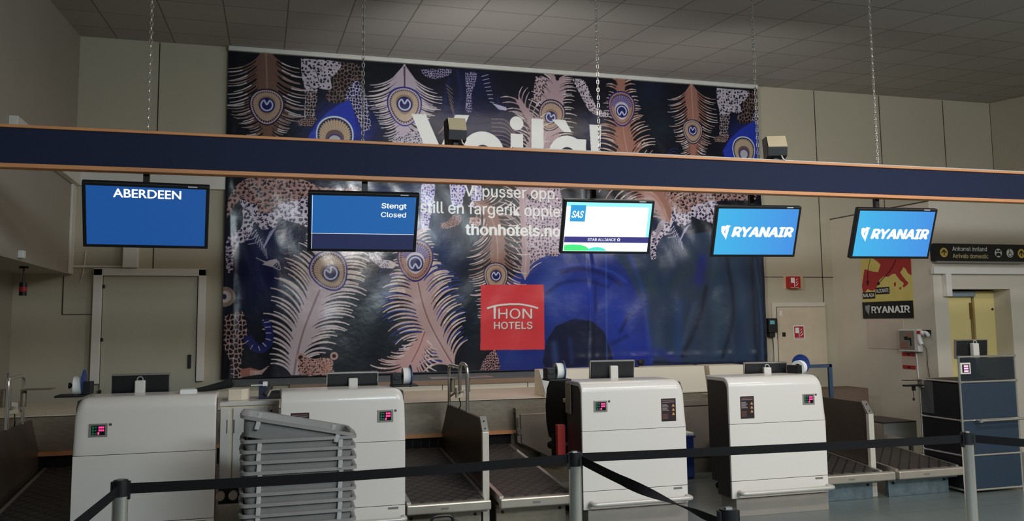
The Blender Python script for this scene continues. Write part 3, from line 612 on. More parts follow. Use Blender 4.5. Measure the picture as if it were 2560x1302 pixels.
('line',[(2.49,2.938),(2.575,3.018)],0.007,(140,118,104)),
('line',[(2.505,2.959),(2.585,3.033)],0.007,(140,118,104)),
('line',[(2.52,2.98),(2.595,3.049)],0.007,(140,118,104)),
('line',[(2.535,3.0),(2.605,3.064)],0.007,(140,118,104)),
('line',[(2.55,3.021),(2.615,3.08)],0.007,(140,118,104)),
('leo',[(1.895,2.814),(1.943,2.85),(2.016,2.82),(2.163,2.901),(2.286,2.833),(2.335,2.662),(1.92,2.643)],(190,182,196),(28,24,40),0.025,'dot'),
('line',[(3.12,3.103),(3.312,3.088),(3.457,2.891)],0.009,(150,120,108)),
('line',[(3.12,3.052),(3.312,3.037),(3.467,2.85)],0.009,(150,120,108)),
('line',[(3.119,3.001),(3.311,2.986),(3.477,2.81)],0.009,(150,120,108)),
('line',[(3.119,2.95),(3.311,2.935),(3.487,2.769)],0.009,(150,120,108)),
('line',[(3.119,2.9),(3.31,2.884),(3.497,2.729)],0.009,(150,120,108)),
('line',[(3.118,2.849),(3.31,2.833),(3.507,2.689)],0.009,(150,120,108)),
('line',[(3.118,2.798),(3.309,2.782),(3.517,2.648)],0.009,(150,120,108)),
('fe',[(3.528,1.104),(3.555,1.603),(3.529,2.004),(3.513,2.383),(3.669,2.979),(3.463,3.38)],[0.398,0.517,0.438,0.398,0.398,0.265],30,(170,145,152),(215,205,205),0.014,25,85,0.25),
('leo',[(3.552,2.106),(3.736,2.111),(4.005,2.273),(4.02,1.61),(3.974,1.407),(3.804,1.405),(3.646,1.328),(3.584,1.403),(3.555,1.603)],(186,166,182),(34,24,44),0.036,'dot'),
('leo',[(2.236,2.288),(2.394,2.269),(2.393,2.072),(2.334,1.778),(2.314,1.704),(2.236,1.717)],(205,198,225),(40,50,150),0.031,'dot'),
('leo',[(2.582,2.285),(2.783,2.272),(2.756,2.083),(2.731,1.983),(2.621,2.005),(2.592,2.177)],(208,200,225),(38,48,150),0.036,'dot'),
('leo',[(2.858,2.26),(2.985,2.249),(2.963,1.989),(2.862,2.011)],(205,198,220),(40,50,150),0.031,'dot'),
('leo',[(2.472,1.78),(2.571,1.817),(2.63,1.882),(2.73,1.884),(2.71,1.785),(2.58,1.724),(2.491,1.722)],(196,160,156),(70,40,40),0.02,'cell'),
('leo',[(2.831,1.862),(2.962,1.865),(2.971,1.766),(2.84,1.778)],(196,160,156),(50,34,44),0.025,'dot'),
('poly',[(1.615,1.42),(1.71,1.402),(1.781,1.336),(1.876,1.327),(1.957,1.28),(1.9,1.232),(1.758,1.241),(1.687,1.297),(1.625,1.358)],(214,208,220)),
('leo',[(1.625,1.41),(1.7,1.392),(1.781,1.336),(1.862,1.308),(1.862,1.251),(1.757,1.25),(1.686,1.307)],(214,208,220),(36,34,80),0.02,'dot'),
('fe',[(2.882,2.062),(3.059,1.942),(3.164,1.696),(3.182,1.398),(3.169,1.152),(3.157,0.907),(3.154,0.662)],[0.332,0.438,0.557,0.557,0.464,0.345,0.265],35,(140,104,92),(215,205,205),0.017,28,104,0.28),
('eye',(3.159,1.132),0.153,0.184,'down','tan'),
('fe',[(0.787,-0.034),(0.814,0.228),(0.878,0.499),(0.977,0.773),(1.065,0.994),(1.172,1.237),(1.252,1.495)],[0.385,0.61,0.703,0.729,0.663,0.557,0.398],39,(206,190,198),(226,212,208),0.025,22,112,0.3),
('line',[(0.778,-0.02),(0.814,0.228),(0.878,0.499),(0.977,0.773),(1.061,0.985)],0.025,(160,132,142)),
('eye',(1.168,1.199),0.214,0.245,('up',-28),'white'),
('fe',[(2.638,0.056),(2.477,0.311),(2.342,0.574),(2.26,0.813),(2.188,1.076)],[0.557,0.703,0.743,0.663,0.438],23,(50,66,160),(58,76,180),0.015,24,118,0.05),
('fe',[(2.638,0.056),(2.477,0.311),(2.342,0.574),(2.26,0.813),(2.188,1.076),(2.168,1.34),(2.149,1.628)],[0.464,0.61,0.65,0.61,0.438,0.345,0.265],39,(188,160,160),(222,204,196),0.024,24,118,0.3),
('line',[(2.623,0.084),(2.477,0.325),(2.342,0.584),(2.26,0.813),(2.197,1.071)],0.02,(140,104,104)),
('eye',(2.168,1.33),0.214,0.255,'up','blueray'),
('fe',[(2.274,0.499),(2.216,0.315),(2.13,0.152),(2.069,-0.01)],[0.265,0.477,0.61,0.636],20,(200,160,158),(222,202,196),0.022,24,100,0.3),
('line',[(2.284,0.489),(2.212,0.301),(2.121,0.129)],0.018,(160,110,110)),
('leo',[(0.024,0.689),(0.185,0.742),(0.238,0.688),(0.267,0.508),(0.236,0.329),(0.213,0.196),(0.225,0.018),(0.115,0.003),(0.089,0.199),(0.022,0.377)],(206,172,170),(24,18,30),0.043,'cell'),
('line',[(0.264,0.463),(0.322,0.372),(0.409,0.317),(0.487,0.36),(0.511,0.459),(0.492,0.572),(0.447,0.641)],0.097,(34,40,110)),
('line',[(0.448,0.613),(0.509,0.622)],0.01,(205,198,222)),
('line',[(0.457,0.559),(0.519,0.563)],0.01,(205,198,222)),
('line',[(0.467,0.496),(0.528,0.495)],0.01,(205,198,222)),
('line',[(0.468,0.433),(0.525,0.414)],0.01,(205,198,222)),
('line',[(0.434,0.388),(0.479,0.342)],0.01,(205,198,222)),
('line',[(0.391,0.353),(0.41,0.299)],0.01,(205,198,222)),
('line',[(0.331,0.363),(0.305,0.319)],0.01,(205,198,222)),
('line',[(0.286,0.418),(0.244,0.383)],0.01,(205,198,222)),
('poly',[(0.198,0.098),(0.305,0.114),(0.414,0.08),(0.371,0.036),(0.221,0.009)],(176,112,96)),
('line',[(0.306,0.082),(0.414,0.075),(0.508,0.126)],0.009,(214,180,172)),
('line',[(0.306,0.069),(0.414,0.066),(0.491,0.104)],0.009,(214,180,172)),
('line',[(0.306,0.056),(0.414,0.057),(0.474,0.082)],0.009,(214,180,172)),
('line',[(0.306,0.042),(0.414,0.048),(0.457,0.061)],0.009,(214,180,172)),
('line',[(0.307,0.029),(0.414,0.039),(0.44,0.039)],0.009,(214,180,172)),
('circ',(1.227,0.223),0.046,(206,160,150)),
('circ',(1.227,0.223),0.023,(40,26,30)),
('circ',(0.855,0.213),0.051,(206,160,150)),
('circ',(0.855,0.213),0.026,(40,26,30)),
('leo',[(0.825,0.128),(0.85,0.2),(0.917,0.216),(1.007,0.196),(1.096,0.208),(1.182,0.192),(1.219,0.15),(1.211,0.091),(1.229,0.036),(1.175,0.001),(1.054,0.013),(0.942,-0.002),(0.862,0.009),(0.83,0.064)],(206,160,150),(28,20,28),0.024,'dot'),
('soft',(1.138,0.093),0.056,0.071,(206,140,122),0.8),
('leo',[(2.948,0.01),(2.994,0.133),(3.08,0.227),(3.15,0.245),(3.189,0.023)],(206,160,162),(26,20,30),0.025,'cell'),
('circ',(0.023,0.904),0.112,(150,128,116)),
('circ',(0.023,0.904),0.066,(206,192,190)),
('circ',(0.01,0.905),0.031,(30,36,80)),
('line',[(5.433,2.629),(5.562,2.672),(5.666,2.628)],0.008,(40,52,140)),
('line',[(5.458,2.673),(5.575,2.715),(5.667,2.676)],0.008,(40,52,140)),
('line',[(5.482,2.717),(5.588,2.759),(5.669,2.725)],0.008,(40,52,140)),
('line',[(5.507,2.761),(5.601,2.803),(5.67,2.773)],0.008,(40,52,140)),
('line',[(5.531,2.805),(5.614,2.846),(5.672,2.822)],0.008,(40,52,140)),
('poly',[(2.119,3.107),(2.296,3.112),(2.474,2.708),(2.661,3.128),(2.838,3.133),(2.558,2.473),(2.384,2.466)],(232,234,232)),
('circ',(3.009,2.662),0.275,(232,234,232)),
('circ',(3.009,2.662),0.107,(30,34,60)),
('circ',(3.448,3.065),0.089,(232,234,232)),
('poly',[(3.368,2.932),(3.531,2.93),(3.525,2.46),(3.363,2.464)],(232,234,232)),
('poly',[(3.645,3.137),(3.804,3.136),(3.794,2.46),(3.635,2.464)],(232,234,232)),
('poly',[(3.912,3.142),(4.09,3.141),(4.18,2.984),(4.071,2.984)],(232,234,232)),
('circ',(4.115,2.69),0.25,(232,234,232)),
('circ',(4.115,2.69),0.102,(30,34,60)),
('poly',[(4.216,2.902),(4.37,2.899),(4.36,2.44),(4.207,2.434)],(232,234,232)),
('poly',[(4.418,3.101),(4.584,3.1),(4.552,2.656),(4.441,2.651)],(232,234,232)),
('circ',(4.494,2.528),0.082,(232,234,232)),
('text','Vi pusser opp.',(2.772,2.123),(3.98,2.118),0.143,0.01,(232,234,232)),
('text','Bestill en fargerik opplevelse',(2.008,1.908),(4.458,1.894),0.143,0.01,(232,234,232)),
('text','thonhotels.no',(2.779,1.649),(4.01,1.65),0.143,0.03,(232,234,232)),
('poly',[(2.966,1.043),(3.772,1.045),(3.77,0.248),(2.955,0.254)],(222,66,72)),
('line',[(3.049,0.751),(3.171,0.784),(3.324,0.798),(3.477,0.797),(3.617,0.772),(3.7,0.747)],0.024,(120,34,44)),
('line',[(3.145,0.775),(3.144,0.623)],0.031,(120,34,44)),
('text','HON',(3.189,0.625),(3.62,0.624),0.122,0.004,(120,34,44)),
('text','HOTELS',(3.133,0.502),(3.623,0.498),0.087,0.016,(120,34,44)),
('line',[(3.044,0.756),(3.166,0.789),(3.319,0.803),(3.472,0.802),(3.612,0.777),(3.695,0.752)],0.024,(240,232,228)),
('line',[(3.14,0.78),(3.139,0.628)],0.031,(240,232,228)),
('text','HON',(3.184,0.63),(3.615,0.629),0.122,0.004,(240,232,228)),
('text','HOTELS',(3.128,0.507),(3.618,0.503),0.087,0.016,(240,232,228))]

def text_tris(s, pl, pr_, cap, bold):
    V, F = textgeo(s, bold, True)
    if len(V) == 0: return []
    ch = textgeo('H', bold, True)[0][:,1]; k = cap/(ch.max()-ch.min()); a, b_ = V[:,0].min(), V[:,0].max(); dx = pr_[0]-pl[0]; dz = pr_[1]-pl[1]
    P = [(pl[0]+(p[0]-a)/(b_-a)*dx, pl[1]+(p[0]-a)/(b_-a)*dz+p[1]*k) for p in V]
    return [[P[i] for i in f] for f in F]
draw_art(ART, text_tris)
def wrinkle(u, v):
    s = np.sin; w = .004*s(u*2.1+v*1.3)+.003*s(u*5.3-v*3.1+1)
    low = np.clip((2.35-v)/2.3, 0, 1); rt = np.clip((u-3.6)/1.5, 0, 1)
    w += low*rt*(.010*s(u*9.+.8*s(v*2.2))+.005*s(u*17.+v*1.4))+low*(.004*s(u*6.3+v*4.1)+.003*s(u*13.1-v*5.7+2*s(v*3)))
    mid = np.exp(-((v-1.95)/.75)**2)*(1-.75*np.exp(-((u-3.25)/.75)**2)); w += mid*(.0045*s(u*7.7+3.*s(v*2.6+u))+.0028*s(v*11.+4*s(u*2.1))+.002*s(u*21+v*13))
    for x0, am, ww in ((.07, .012, .05), (4.37, .010, .035), (.55, .004, .08), (1.05, .006, .12), (6.72, .01, .06)): w += am*np.exp(-((u-x0-.04*s(v*2))/ww)**2)*np.clip((3.0-v)/1.5, .15, 1)
    w += np.exp(-((v-.13)/.05)**2)*rt*(.005+.0018*s(u*23+2*s(u*7))); return w
def banner():
    img = np.clip(CAN, 0, 1).reshape(CH//2, 2, CW//2, 2, 3).mean((1, 3)); ny, nx = img.shape[:2]
    u = (np.arange(nx)+.5)/nx*BW; v = (np.arange(ny)+.5)/ny*(BH-.0); U, V = np.meshgrid(u, v); Y = 10.13-wrinkle(U, V)
    co = np.stack([U-.44, Y, V+1.02], -1).reshape(-1, 3).astype(np.float32); N0 = nx*ny
    me = bpy.data.meshes.new('banner_cloth'); me.vertices.add(N0); me.vertices.foreach_set('co', co.ravel())
    i = np.arange((ny-1)*(nx-1)); r_, c_ = i//(nx-1), i % (nx-1); a = r_*nx+c_; q = np.stack([a, a+1, a+nx+1, a+nx], 1).astype(np.int32)
    me.loops.add(q.size); me.polygons.add(len(q)); me.loops.foreach_set('vertex_index', q.ravel()); me.polygons.foreach_set('loop_start', np.arange(len(q), dtype=np.int32)*4)
    me.update(calc_edges=True); me.polygons.foreach_set('use_smooth', np.ones(len(q), bool))
    ca = me.color_attributes.new('print', 'FLOAT_COLOR', 'POINT'); L = np.where(img <= .04045, img/12.92, ((img+.055)/1.055)**2.4)*PRINT_GAIN
    ca.data.foreach_set('color', np.concatenate([L.reshape(-1, 3), np.ones((N0, 1))], 1).astype(np.float32).ravel())
    m = bpy.data.materials.new('printed_vinyl'); m.use_nodes = True; nt = m.node_tree; bb = nt.nodes['Principled BSDF']; at = nt.nodes.new('ShaderNodeAttribute'); at.attribute_name = 'print'; nt.links.new(at.outputs['Color'], bb.inputs['Base Color'])
    bb.inputs['Roughness'].default_value = .23; bb.inputs['Specular IOR Level'].default_value = .5
    nz = nt.nodes.new('ShaderNodeTexNoise'); nz.inputs['Scale'].default_value = 3.5; nz.inputs['Detail'].default_value = 5; tc = nt.nodes.new('ShaderNodeTexCoord'); nt.links.new(tc.outputs['Object'], nz.inputs[0]); bp = nt.nodes.new('ShaderNodeBump'); bp.inputs['Strength'].default_value = .5; bp.inputs['Distance'].default_value = .012; nt.links.new(nz.outputs[0], bp.inputs['Height']); nt.links.new(bp.outputs[0], bb.inputs['Normal'])
    me.materials.append(m); o = bpy.data.objects.new('cloth', me); COL.objects.link(o); return o
PRINT_GAIN = .88
t = thing('wall_banner', 'huge printed vinyl banner of peacock feathers and leopards with white Voilà! lettering', 'banner', (0, 0, 0))
bo = banner(); bo.parent = t
MB().box(-.44, 6.45, 10.09, 10.17, 4.745, 4.80).build('top_rail', mat('pale_banner_rail', (206, 206, 198), .5), t, bevel=.01)
MB().tube([(-.44, 10.14, 1.025), (6.45, 10.14, 1.025)], .014, 8, sm=False).build('hem_rod', mat('dark_hem', (30, 32, 44), .5), t)
# ================================================================ hanging screens
def emis(name, c, e=1.0):
    m = mat(name, c, .3, noise=.0, emit=e); nt = m.node_tree; b = nt.nodes['Principled BSDF']
    for l in list(nt.links):
        if l.to_socket == b.inputs['Base Color']: nt.links.remove(l)
    b.inputs['Base Color'].default_value = (.02, .02, .022, 1); return m
SC_B1 = emis('screen_blue', (20, 78, 150), .95); SC_B2 = emis('screen_mid_blue', (28, 98, 172), .9); SC_DK = emis('screen_dark_blue', (38, 46, 90), .7)
SC_CY = emis('screen_cyan_blue', (56, 160, 232), 1.0); SC_W = emis('screen_white', (240, 250, 252), 1.25); SC_LC = emis('screen_pale_cyan', (150, 238, 250), 1.1); SC_T = emis('screen_text_white', (240, 244, 246), 1.1)
SC_SAS = emis('screen_logo_blue', (40, 160, 222), 1.0); SC_P = emis('screen_violet_blue', (58, 54, 140), .8); SC_G = emis('screen_green', (70, 240, 130), 1.0); SC_TQ = emis('screen_turquoise', (80, 235, 210), 1.0)
def cyan_grad(name, c1, c2, e):
    m = emis(name, c1, e); nt = m.node_tree; mx = [n for n in nt.nodes if n.type == 'MIX'][0]; tc = [n for n in nt.nodes if n.type == 'TEX_COORD'][0]
    sp = nt.nodes.new('ShaderNodeSeparateXYZ'); nt.links.new(tc.outputs['Generated'], sp.inputs[0]); nt.links.new(sp.outputs[0], mx.inputs[0]); mx.inputs[6].default_value = srgb(c1); mx.inputs[7].default_value = srgb(c2); return m
SC_RY = cyan_grad('screen_ryan_blue', (60, 180, 232), (62, 142, 226), 1.0)
SWd, SHt = .74, .435
def screen(name_label, cx, cy, cz, yw, tilt, draw, px):
    t = thing('hanging_monitor', name_label, 'monitor', (cx, cy, cz), 0, 'screens hung below the navy beam'); t.rotation_euler = (R(tilt), 0, R(yw))
    fr = MB().box(-SWd/2, SWd/2, .0, .045, -SHt/2, SHt/2).box(-SWd/2+.06, SWd/2-.06, .045, .08, -SHt/2+.05, SHt/2-.05).build('casing', BLACK, t, bevel=.006)
    for nm, mb, ms in draw(): mb.build(nm, ms, t)
    MB().box(SWd/2-.13, SWd/2-.075, -.002, .0, SHt/2-.012, SHt/2-.004).build('badge', mat('silver_badge', (200, 200, 200), .4), t)
    # pole hangs straight down behind the fascia, an arm reaches the casing
    M = Euler((R(tilt), 0, R(yw))).to_matrix(); att = Vector((cx, cy, cz))+M@Vector((0, .08, .06)); py = max(6.10, att.y+.03)
    pl = MB().box(px-.019, px+.019, py-.018, py+.018, att.z-.04, 2.70).box(px-.019, px+.019, 6.08, py+.018, 2.67, 2.70)
    pl.box(min(px, att.x)-.02, max(px, att.x)+.02, att.y-.03, py, att.z-.04, att.z+.0)
    Mi = Matrix.LocRotScale(Vector((cx, cy, cz)), Euler((R(tilt), 0, R(yw))), None).inverted(); pl.xf(Mi); pl.build('pole', BLACKM, t)
    return t
IX, IZ = SWd/2-.022, SHt/2-.022
def pane(m, x0=-1, x1=1, z0=-1, z1=1, y=-.001): return MB().box(x0*IX, x1*IX, y, y+.001 if y > -.0015 else y+.0006, z0*IZ, z1*IZ)
def d_aber(): return [('display', pane(0), SC_B1), ('lettering', letters(MB(), 'ABERDEEN', -.195, .20, .125, .055, -.0022, .022, inter=False), SC_T)]
def d_closed(): return [('display', pane(0), SC_B2), ('lower_bar', pane(0, -1, 1, -1, -.42, -.0016), SC_DK), ('rule', pane(0, -1, 1, -.42, -.405, -.0018).box(-IX*.985, -IX*.978, -.0018, -.001, -IZ, IZ), SC_T),
    ('norwegian_lettering', letters(MB(), 'Stengt', .115, .285, .113, .036, -.0022, .018), SC_T), ('english_lettering', letters(MB(), 'Closed', .115, .285, .048, .036, -.0022, .010), SC_T)]
def d_sas():
    a = MB(); a.box(-IX*.9, -IX*.55, -.002, -.0014, IZ*.22, IZ*.88)
    l = letters(MB(), 'SAS', -IX*.87, -IX*.59, IZ*.38, .052, -.0026, .03, shear=.3); s = letters(MB(), 'STAR ALLIANCE', -.155, .075, -IZ*.57, .022, -.0026, .016)
    st = [(math.sin(k*math.pi/5)*(.017 if k % 2 == 0 else .010)+.10, math.cos(k*math.pi/5)*(.017 if k % 2 == 0 else .010)-IZ*.51) for k in range(10)]; s2 = MB().prism(st, 'y', -.003, -.0022); st2 = MB().prism([((p[0]-.1)*.45+.1, (p[1]+IZ*.51)*.45-IZ*.51) for p in st], 'y', -.0034, -.003)
    hill = lambda x0, x1, h: MB().prism([(x0+(x1-x0)*k/14, -IZ*.985+h*math.sin(math.pi*min(1, (k/14)))**.6) for k in range(15)], 'y', -.0024, -.0016)
    hl = MB().prism([(-IX*.98, -IZ*.985), (-IX*.98, -IZ*.76), (-IX*.8, -IZ*.73), (-IX*.6, -IZ*.74), (-IX*.48, -IZ*.8), (-IX*.4, -IZ*.9), (-IX*.3, -IZ*.985)], 'y', -.0022, -.0016)
    return [('display', pane(0), SC_W), ('cyan_margin', MB().box(-IX, IX, -.0016, -.001, IZ*.84, IZ).box(IX*.93, IX, -.0016, -.001, -IZ*.4, IZ*.84), SC_LC), ('emblem', a, SC_SAS), ('band', pane(0, -.99, 1, -.64, -.4, -.002), SC_P), ('lettering', l, SC_T), ('alliance_lettering', s, SC_T), ('star', s2, SC_T), ('star_centre', st2, SC_P), ('green_hill', hl, SC_G), ('turquoise_hill', hill(-IX*.45, IX*.02, IZ*.16), SC_TQ)]
HARP = [(-.5, .42), (-.38, .5), (-.12, .46), (.0, .58), (.36, .5), (.22, .36), (.2, .1), (.12, -.25), (.05, -.62), (-.04, -.45), (-.3, -.2), (-.46, .05)]
def d_ryan():
    l = letters(MB(), 'RYANAIR', -.215, .325, -.04, .08, -.0026, .05, shear=.18)
    h = MB().prism([(-.262+p[0]*.095, -.003+p[1]*.108) for p in HARP], 'y', -.003, -.002)
    hc = MB().prism([(-.262, .03), (-.282, .0), (-.264, -.02), (-.274, .0)], 'y', -.0036, -.003)
    return [('display', pane(0), SC_RY), ('lettering', l, SC_T), ('harp_emblem', h, SC_T), ('harp_slot', hc, SC_CY)]
screen('black framed screen reading ABERDEEN in white on plain blue', -.72, 5.835, 2.295, 4.2, 27.8, d_aber, -.763)
screen('black framed screen reading Stengt Closed above a dark blue bar', .645, 5.868, 2.287, -2.2, 29.7, d_closed, .677)
screen('bright white and cyan screen reading SAS and STAR ALLIANCE', 2.574, 6.206, 2.334, -3.4, 21.1, d_sas, 2.49)
screen('sky blue RYANAIR screen hanging at the edge of the feather banner', 3.888, 6.202, 2.321, -6.9, 22.3, d_ryan, 3.90)
screen('sky blue RYANAIR screen hanging in front of the red and yellow map poster', 5.054, 5.98, 2.302, -5.1, 21.3, d_ryan, 4.99)
# ================================================================ check-in counters
def digits(mb, x, z, s, m):   # seven-segment eight-like block
    mb.box(x, x+s, -.0085, -.0075, z, z+s*1.25, m)
def counter(label, x0, x1, sticker, rz=0, dial=None, rl=.012, rr_=.075):
    W = x1-x0; t = thing('checkin_counter', label, 'counter', (x0, 6.42, 0), rz, 'white check-in counters')
    rad = .085; T = 1.128
    def arc(r, n=8): return [(rad-r*math.cos(k*math.pi/2/n), T-rad+r*math.sin(k*math.pi/2/n)) for k in range(n+1)]
    outer = [(0, .748)]+arc(rad)+[(.37, T)]; inner = [(.37, T-.022)]+arc(rad-.022)[::-1]+[(.022, .748)]
    prof = outer+inner; b = MB(); xs = [0, .006, .03, W-.03, W-.006, W]; n = len(prof)
    rd = .04
    for xi, x in enumerate([0]+[rl*(1-math.cos(a*math.pi/10)) for a in range(1, 6)]+[W-rr_*(1-math.cos(a*math.pi/10)) for a in range(5, 0, -1)]+[W]):
        rd = rl if xi < 6 else rr_; e = x if xi < 6 else W-x; q = 1-min(1, e/rd); dz = rd*(1-math.sqrt(max(0, 1-q*q)))
        b.v += [(x, p[0]+(dz*.5 if p[0] < .08 and p[1] > 1.0 else 0), p[1]-(dz if p[1] > 1.0 else 0)) for p in prof]
    L = 12
    for i in range(L-1):
        for j in range(n): b.f.append((i*n+j, i*n+(j+1) % n, (i+1)*n+(j+1) % n, (i+1)*n+j)); b.m.append(0)
    b.f += [tuple(range(n))[::-1], tuple(range((L-1)*n, L*n))]; b.m += [0, 0]
    b.build('top_shell', LAM, t, smooth=True)
    MB().box(0, W, 0, .022, .288, .744).build('middle_panel', LAM, t, bevel=.002)
    MB().box(0, W, 0, .022, .148, .284).build('lower_panel', LAM, t, bevel=.002)
    MB().box(.04, W, .008, .25, 0, .143).build('plinth', PLINTH, t, bevel=.002)
    MB().box(.002, W-.002, .006, .02, .744, .748).build('joint', GROOVE, t); MB().box(.002, W-.002, .006, .02, .284, .288).build('joint', GROOVE, t)
    for xs_ in ((.006, .03), (W-.03, W-.006)):
        MB().prism([(.022, .148), (.24, .148), (.24, .25), (.33, .25), (.36, .45), (.365, T-.024), (.07, T-.024), (.028, T-.08)], 'x', *xs_).build('side_panel', LAMD, t)
    MB().box(.03, W-.03, .2, .53, .93, .96).build('work_surface', BEIGEC, t, bevel=.003)
    MB().box(.03, W-.03, .24, .26, .25, .93).build('back_panel', LAMD, t)
    for xl in (.2, W-.2): MB().box(xl-.02, xl+.02, .34, .38, 0, .93).build('leg', STEELD, t)
    MB().tube([(.07, 0, .2), (.05, -.055, .2), (.075, -.085, .2), (.2, -.088, .2), (W-.15, -.088, .2), (W-.03, -.086, .2), (W-.012, -.06, .2), (W-.012, 0, .2)], .019, 12).build('bumper_bar', mat('grey_bumper_rail', (196, 190, 182), .35, .2), t, smooth=True)
    if dial is not None:
        dx, dz = dial; f = MB().box(dx, dx+.115, -.006, .003, dz, dz+.088).build('weight_display', LEDF, t, bevel=.002)
        MB().box(dx+.015, dx+.1, -.0072, -.006, dz+.012, dz+.076).build('display_window', DARKGLASS, f)
        gm = MB()
        for k in range(3): digits(gm, dx+.02, dz+.016+k*.02, .012, 0); gm.box(dx+.036, dx+.05, -.0085, -.0075, dz+.018+k*.02, dz+.028+k*.02)
        gm.build('green_digits', LEDG, f); pm = MB()
        for k in range(2):
            for j in range(3): digits(pm, dx+.06+j*.012, dz+.037+k*.019, .010, 0)
        pm.box(dx+.055, dx+.066, -.0085, -.0075, dz+.016, dz+.031).build('pink_digits', LEDP, f)
        MB().box(dx+.123, dx+.14, -.002, .001, dz+.072, dz+.087).build('small_label', mat('dark_small_label', (70, 66, 66), .5), t)
    if sticker:
        sx, sz, sh = sticker; s_ = MB().box(sx, sx+.128, -.002, .001, sz, sz+sh).build('notice', PSTK, t)
        tx = MB(); tx.box(sx+.01, sx+.115, -.003, -.002, sz+sh-.03, sz+sh-.027)
        for k in range(6): tx.box(sx+.008, sx+.05+.008*(k % 3), -.003, -.002, sz+sh-.05-.009*k, sz+sh-.0465-.009*k)
        tx.build('notice_lines', STKT, s_); ox = MB()
        for k in range(5): ox.box(sx+.008, sx+.06-.006*(k % 2), -.003, -.002, sz+.055-.009*k, sz+.0585-.009*k)
        ox.box(sx+.01, sx+.118, -.003, -.002, sz+sh-.018, sz+sh-.012).build('notice_small_lines', mat('sticker_dull_brown', (130, 84, 74), .5), s_)
        tr = MB()
        for k in range(3):
            c = (sx+.105, sz+.058+k*.033); tr.prism([(c[0]-.013, c[1]-.01), (c[0]+.013, c[1]-.01), (c[0], c[1]+.013)], 'y', -.0035, -.002)
        tr.build('warning_triangles', STKO, s_)
    MB().box(W-.125, W-.05, -.001, .001, .258, .274).build('maker_plate', mat('grey_maker_plate', (140, 136, 132), .4, .4), t)
    return t
counter('white check-in counter below the Aberdeen screen, widest and closest to the dark baggage bay', -1.205, -.305, None, dial=(.094, .868), rl=.075, rr_=.012)
counter('white check-in counter behind the tall stack of grey trays', .13, 1.02, (.07, .79, .185), dial=(.686, .886))
c3 = counter('white check-in counter with dark side standing behind the steel queue post at the belt corner', 2.41, 3.305, (.682, .797, .18), dial=(.10, .893))
counter('white check-in counter with small display nearer the blue-grey cabinet and notice nearer the chair', 3.705, 4.62, (.104, .788, .182), rz=0, dial=(.70, .882))
MB().box(-.075, -.008, .37, .43, .47, .76).build('red_side_pocket', RED, c3, bevel=.004)
MB().box(-.008, .0, .24, .36, .86, 1.1).build('steel_bracket', STEELD, c3)
# monitors on the counters, seen from behind
def desk_monitor(label, cx, zc, yc=6.84, tilt=8, w=.385, hgt=.235, lean=0, base=.96, ring=True):
    t = thing('desk_monitor', label, 'monitor', (cx, yc, base), lean, 'monitors on the check-in counters'); z0 = zc-base-hgt/2
    M = Matrix.Translation((0, 0, z0+hgt/2))@Matrix.Rotation(R(tilt), 4, 'X')
    b = MB().box(-w/2, w/2, .0, .03, -hgt/2, hgt/2); b.xf(M); b.build('casing', BLACK, t, bevel=.005)
    b = MB().box(-w/2-.003, w/2+.003, .0, .032, hgt/2-.001, hgt/2+.006).box(-w/2-.005, -w/2, .005, .032, -hgt/2, hgt/2).box(w/2, w/2+.005, .005, .032, -hgt/2, hgt/2); b.xf(M); b.build('silver_rim', ALU, t)
    MB().box(-.035, .035, -.055, -.005, .02, z0+hgt*.84).build('stand_neck', mat('pale_stand', (214, 210, 202), .4), t, bevel=.008)
    b = MB().ring((0, 0, 0), 'y', .016, .023, -.012, -.006, 20); b.xf(Matrix.Translation((0, -.03, z0+hgt*.84+.006)))
    if ring: b.build('logo_ring', mat('silver_logo_ring', (210, 210, 210), .3, .6), t)
    MB().box(-.11, .11, -.09, .08, 0, .014).build('stand_foot', ALU, t, bevel=.004)
    return t
desk_monitor('black desk monitor with grey ring mark on the counter beside the dark baggage bay', -.85, 1.135)
desk_monitor('black desk monitor with pale neck on the counter behind the stacked trays', .675, 1.108, ring=False)
desk_monitor('black desk monitor in front of the blue part of the banner', 2.85, 1.15, lean=-3, ring=False)
desk_monitor('black desk monitor on the counter by the fire hose cabinet, tilted back', 4.325, 1.10, lean=-10)
# label rolls on holders
def roll(label, x, y, z, rz, disc_up=.02, mirror=1):
    t = thing('label_roll_holder', label, 'label printer', (x, y, z), rz, 'baggage label roll holders')
    MB().box(-.075*mirror-.075, -.075*mirror+.105, -.09, .09, 0, .014).box(.012, .07, -.05, .06, .014, .10).build('base', BLACKM, t, bevel=.004) if mirror > 0 else MB().box(-.13, .06, -.09, .09, 0, .014).box(-.13, -.06, -.05, .06, .014, .10).box(-.12, -.075, -.055, -.02, .05, .075, 0).build('base', BLACKM, t, bevel=.004)
    a = .075
    MB().ring((0, 0, a), 'x', .034, .063, -.045, .012, 36).build('paper_roll', ROLLW, t, smooth=True)
    MB().cyl((.013, 0, a+disc_up), (.019, 0, a+disc_up), .085, 36).build('blue_flange', BLUEP, t, smooth=True)
    MB().cyl((-.075, 0, a), (.02, 0, a), .012, 12).cyl((-.08, 0, a), (-.066, 0, a), .02, 12).build('spindle', BLACKM, t)
    return t
roll('label roll holder with tall blue disc on the counter under the Aberdeen screen', -1.2, 6.6, 1.128, 0, .022)
roll('label roll holder with white roll on the counter behind the stacked trays', 1.075, 6.62, 1.128, 0, .0, -1)
roll('label roll holder with white roll in front of the red logo square and blue banner', 2.31, 6.62, 1.135, 0, .0, -1)
roll('label roll holder with white roll and large blue disc by the fire hose cabinet', 4.60, 6.72, 1.10, 28, .03, -1)
